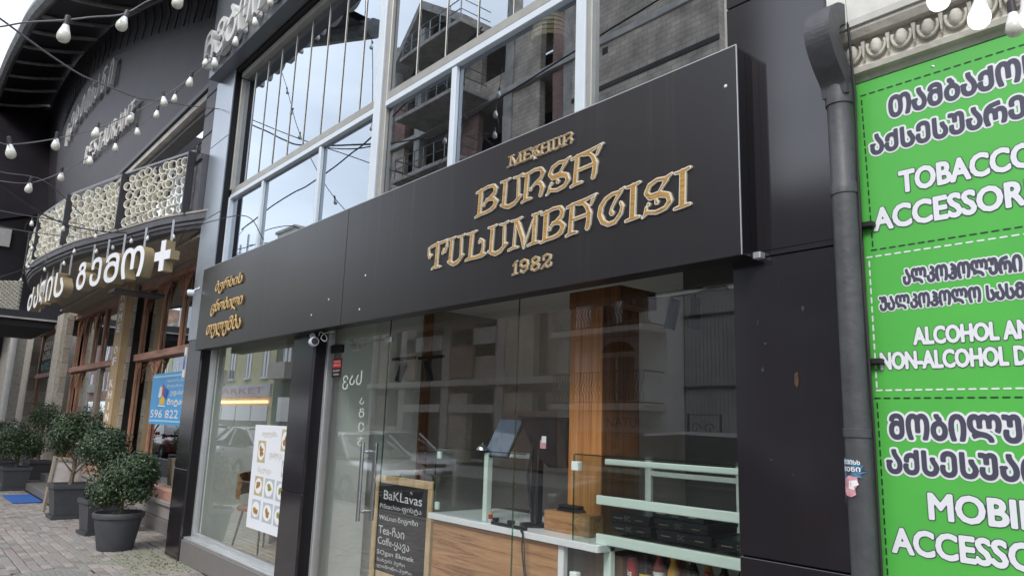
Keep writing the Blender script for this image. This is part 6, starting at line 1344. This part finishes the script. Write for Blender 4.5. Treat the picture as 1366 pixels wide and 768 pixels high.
MB().box(-19.12, -12.33, UY + .05, UY + .09, 14.2, 14.38).build('band_course', 'concrete_d', ub); MB().box(-19.12, -12.33, UY + .03, UY + .2, 10.9, 11.1).build('band_course', 'concrete_l', ub); MB().box(-19.3, -12.2, UY - .4, UY + .3, 19.5, 19.9).build('parapet', 'concrete', ub)
for x, z in ((-17.5, 15.6), (-15, 12.6), (-13.4, 16.8), (-16.4, 11.9)): box('putlog_hole', 'concrete_d', ub, x, x + .28, UY + .04, UY + .06, z, z + .28)
# ground and first floor infill of the frame: boards and pink blocks
for x0, x1, z0, z1, m_ in ((-26.6, -25.0, 3.6, 6.4, 'brick_red'), (-30.3, -29.5, 3.6, 6.4, 'brick_red'), (-30.3, -27.3, 4.9, 5.6, 'concrete_l'), (-26.5, -23.5, 5.0, 5.7, 'concrete_l'), (-26.6, -23.5, 2.1, 2.45, 'concrete_l'), (-30.3, -27.3, 2.1, 2.45, 'concrete_l'), (-22.8, -19.7, 0, 2.2, 'brick_red'), (-34, -30.9, .0, 1.4, 'brick_grey')): box('wall_board', m_, ub, x0, x1, UY - .09, UY + .03, z0, z1)
# low white house with iron balconies
wh = wthing('balcony_house', 'narrow grey white house with iron balconies and an arched door, mirrored in the right window', 'building')
HY = -15.0
box('wall', 'house_white', wh, -17.8, -13.85, -16.0, HY, 0, 7.6); bev('cornice', 'concrete_l', wh, -17.95, -13.7, HY - .1, HY + .3, 7.6, 7.85)
for z in (2.36, 4.75): bev('balcony_slab', 'concrete_l', wh, -17.9, -13.9, HY, HY + 1.1, z - .18, z)
def ibalc(z, h):
    mb = MB(); P = [(-17.85, HY + .05), (-17.85, HY + 1.0), (-13.95, HY + 1.0), (-13.95, HY + .05)]
    for zz in (.06, h): mb.tube([(x, y, z + zz) for x, y in P], .025, 4)
    k = 0
    for i in range(29):
        x = -17.8 + i * .137; mb.tube([(x, HY + 1.0, z + .05), (x, HY + 1.0, z + .3), (x, HY + 1.14, z + .45), (x, HY + 1.08, z + .6), (x, HY + 1.0, z + .75), (x, HY + 1.0, z + h)], .022, 4)
    tag(mb.build('railing', 'iron', wh), kind='stuff')
ibalc(2.36, 1.0); ibalc(4.75, 1.0)
d0 = MB().box(-16.6, -15.1, HY - .02, HY + .03, 2.37, 4.0).build('door', 'house_dark', wh); m = MB(); m.prism([(-16.6, 4.0)] + [(-15.85 + .75 * math.cos(a), 4.0 + .45 * math.sin(a)) for a in np.linspace(math.pi, 0, 12)], HY - .02, HY + .025); m.build('fanlight', 'far_glass', d0); frame(d0, 'concrete_l', -16.8, -14.9, HY + .03, HY + .09, 2.36, 4.08, .16); MB().box(-15.88, -15.82, HY + .03, HY + .07, 2.37, 4.0).build('door_meeting_stile', 'concrete_l', d0)
openings(wh, -17.2, -14.4, (5.1,), 2, HY + .03, .9, 1.9, 'house_dark')
hs = bev('shop_board', 'house_white', wh, -17.7, -13.95, HY + .01, HY + .12, 1.55, 2.12); put_text('lettering', 'NATURE * REFLECTIONS'[:6], 'iron', hs, (-16.2, -14.4, 1.68, 1.98), HY + .125); MB().box(-17.6, -14.0, HY + .0, HY + .04, .1, 1.5).build('shop_window', 'far_glass', wh); 
cg = wthing('corrugated_hoarding', 'tall pale corrugated hoarding with an iron gate beside the balcony house', 'hoarding')
mb = MB(); x = -13.8; k = 0
while x < -11.9: mb.box(x, x + .07, HY - .9 + (.04 if k % 2 else 0), HY - .82 + (.04 if k % 2 else 0), 0, 7.2); x += .0701; k += 1
tag(mb.build('corrugation', 'corrugated', cg), kind='stuff')
for z in (2.9, 5.1, 7.2): bev('rail', 'concrete_d', cg, -13.82, -11.88, HY - .8, HY - .72, z, z + .08)
mb = MB(); mb.tube([(-13.1, HY, 0), (-13.1, HY, 2.1), (-12.0, HY, 2.1), (-12.0, HY, 0)], .04, 5)
for cx in (-12.85, -12.4): mb.tube([(cx + .18 * math.cos(a) * (1 - a / 9), HY, 1.7 + .18 * math.sin(a) * (1 - a / 9)) for a in np.linspace(0, 7, 14)], .018, 4)
mb.build('gate', 'iron', cg); box('gate_board', 'concrete_d', cg, -13.05, -12.05, HY - .05, HY - .02, 0, 1.45)
# unseen block on the right, sized and darkened for the cladding's reflection
db = wthing('unseen_block', 'dark grey apartment block across the street at the right', 'building')
box('wall', 'house_dark', db, -11.8, 16, -22, -16, 0, 8.2); openings(db, -11.2, 15, (1.0, 4.6), 8, -15.98, 1.3, 1.9); bev('cornice', 'concrete_l', db, -11.9, 16.1, -16.1, -15.7, 8.2, 8.45); 
# row to the left
def house(x0, x1, h, m_, label, n, roof=None, y=-16.0, shop_=False, ww=1.0, fh=3.2, fm='white_frame'):
    t = wthing('town_house', label, 'building', 'houses across the street'); box('wall', m_, t, x0, x1, y - 10, y, 0, h); bev('cornice', 'concrete_l', t, x0 - .1, x1 + .1, y - .1, y + .35, h, h + .3)
    zs = []; z = 4.3
    while z + 2.2 < h: zs.append(z); z += fh
    openings(t, x0, x1, zs, n, y + .02, ww, 1.9, fm)
    for z in zs[::2]: bev('balcony', 'concrete_l', t, x0 + .8, x0 + 3.4, y, y + .9, z - .3, z + .7)
    if shop_:
        bev('shop_fascia', 'house_white', t, x0 + .2, x1 - .2, y, y + .15, 3.0, 3.8); put_text('lettering', 'MARKET', 'red', t, (x0 + 1.2, x1 - 1.2, 3.2, 3.6), y + .16)
        for i in range(4):
            a = x0 + .4 + i * (x1 - x0 - .8) / 4; MB().box(a, a + (x1 - x0 - .8) / 4 - .15, y, y + .05, .3, 2.4).build('shop_window', 'far_glass', t)
        MB().box(x0 + .5, x1 - .5, y + .05, y + .15, 2.55, 2.72).build('light_strip', 'shop_lit', t)
    else:
        MB().box(x0 + .8, x1 - .8, y, y + .05, .4, 2.9).build('shop_window', 'far_glass', t)
    if roof: MB().prism([(x0 - .3, h + .3), ((x0 + x1) / 2, h + 2.2), (x1 + .3, h + .3)], y - 10, y + .3).build('roof', roof, t)
    return t
house(-46, -36, 7.4, 'house_green', 'dark green fronted house just left of the concrete frame', 3, ww=1.1); house(-58.5, -46.2, 11.0, 'yellow_house', 'yellow house with stone balconies above a lit shop', 4, shop_=True)
house(-72, -59, 12.6, 'house_white', 'pale apartment house left of the yellow one', 4, 'roof_red'); house(-88, -72.3, 9.8, 'yellow_house', 'lower cream house further along the street', 5); house(-108, -88.4, 13.5, 'brick_red', 'red brick house near the end of the street', 6); house(-140, -109, 11, 'house_white', 'long pale block at the far end of the street', 9)
ch = thing('chimney_block', (-52.5, -20, 11.3), 'pale chimney block on the roof of the yellow house', 'chimney'); bev('stack', 'off_white', ch, -1.6, 1.6, -1.5, 1.5, 0, 4.4); bev('cap', 'concrete_l', ch, -1.75, 1.75, -1.65, 1.65, 4.4, 4.6)
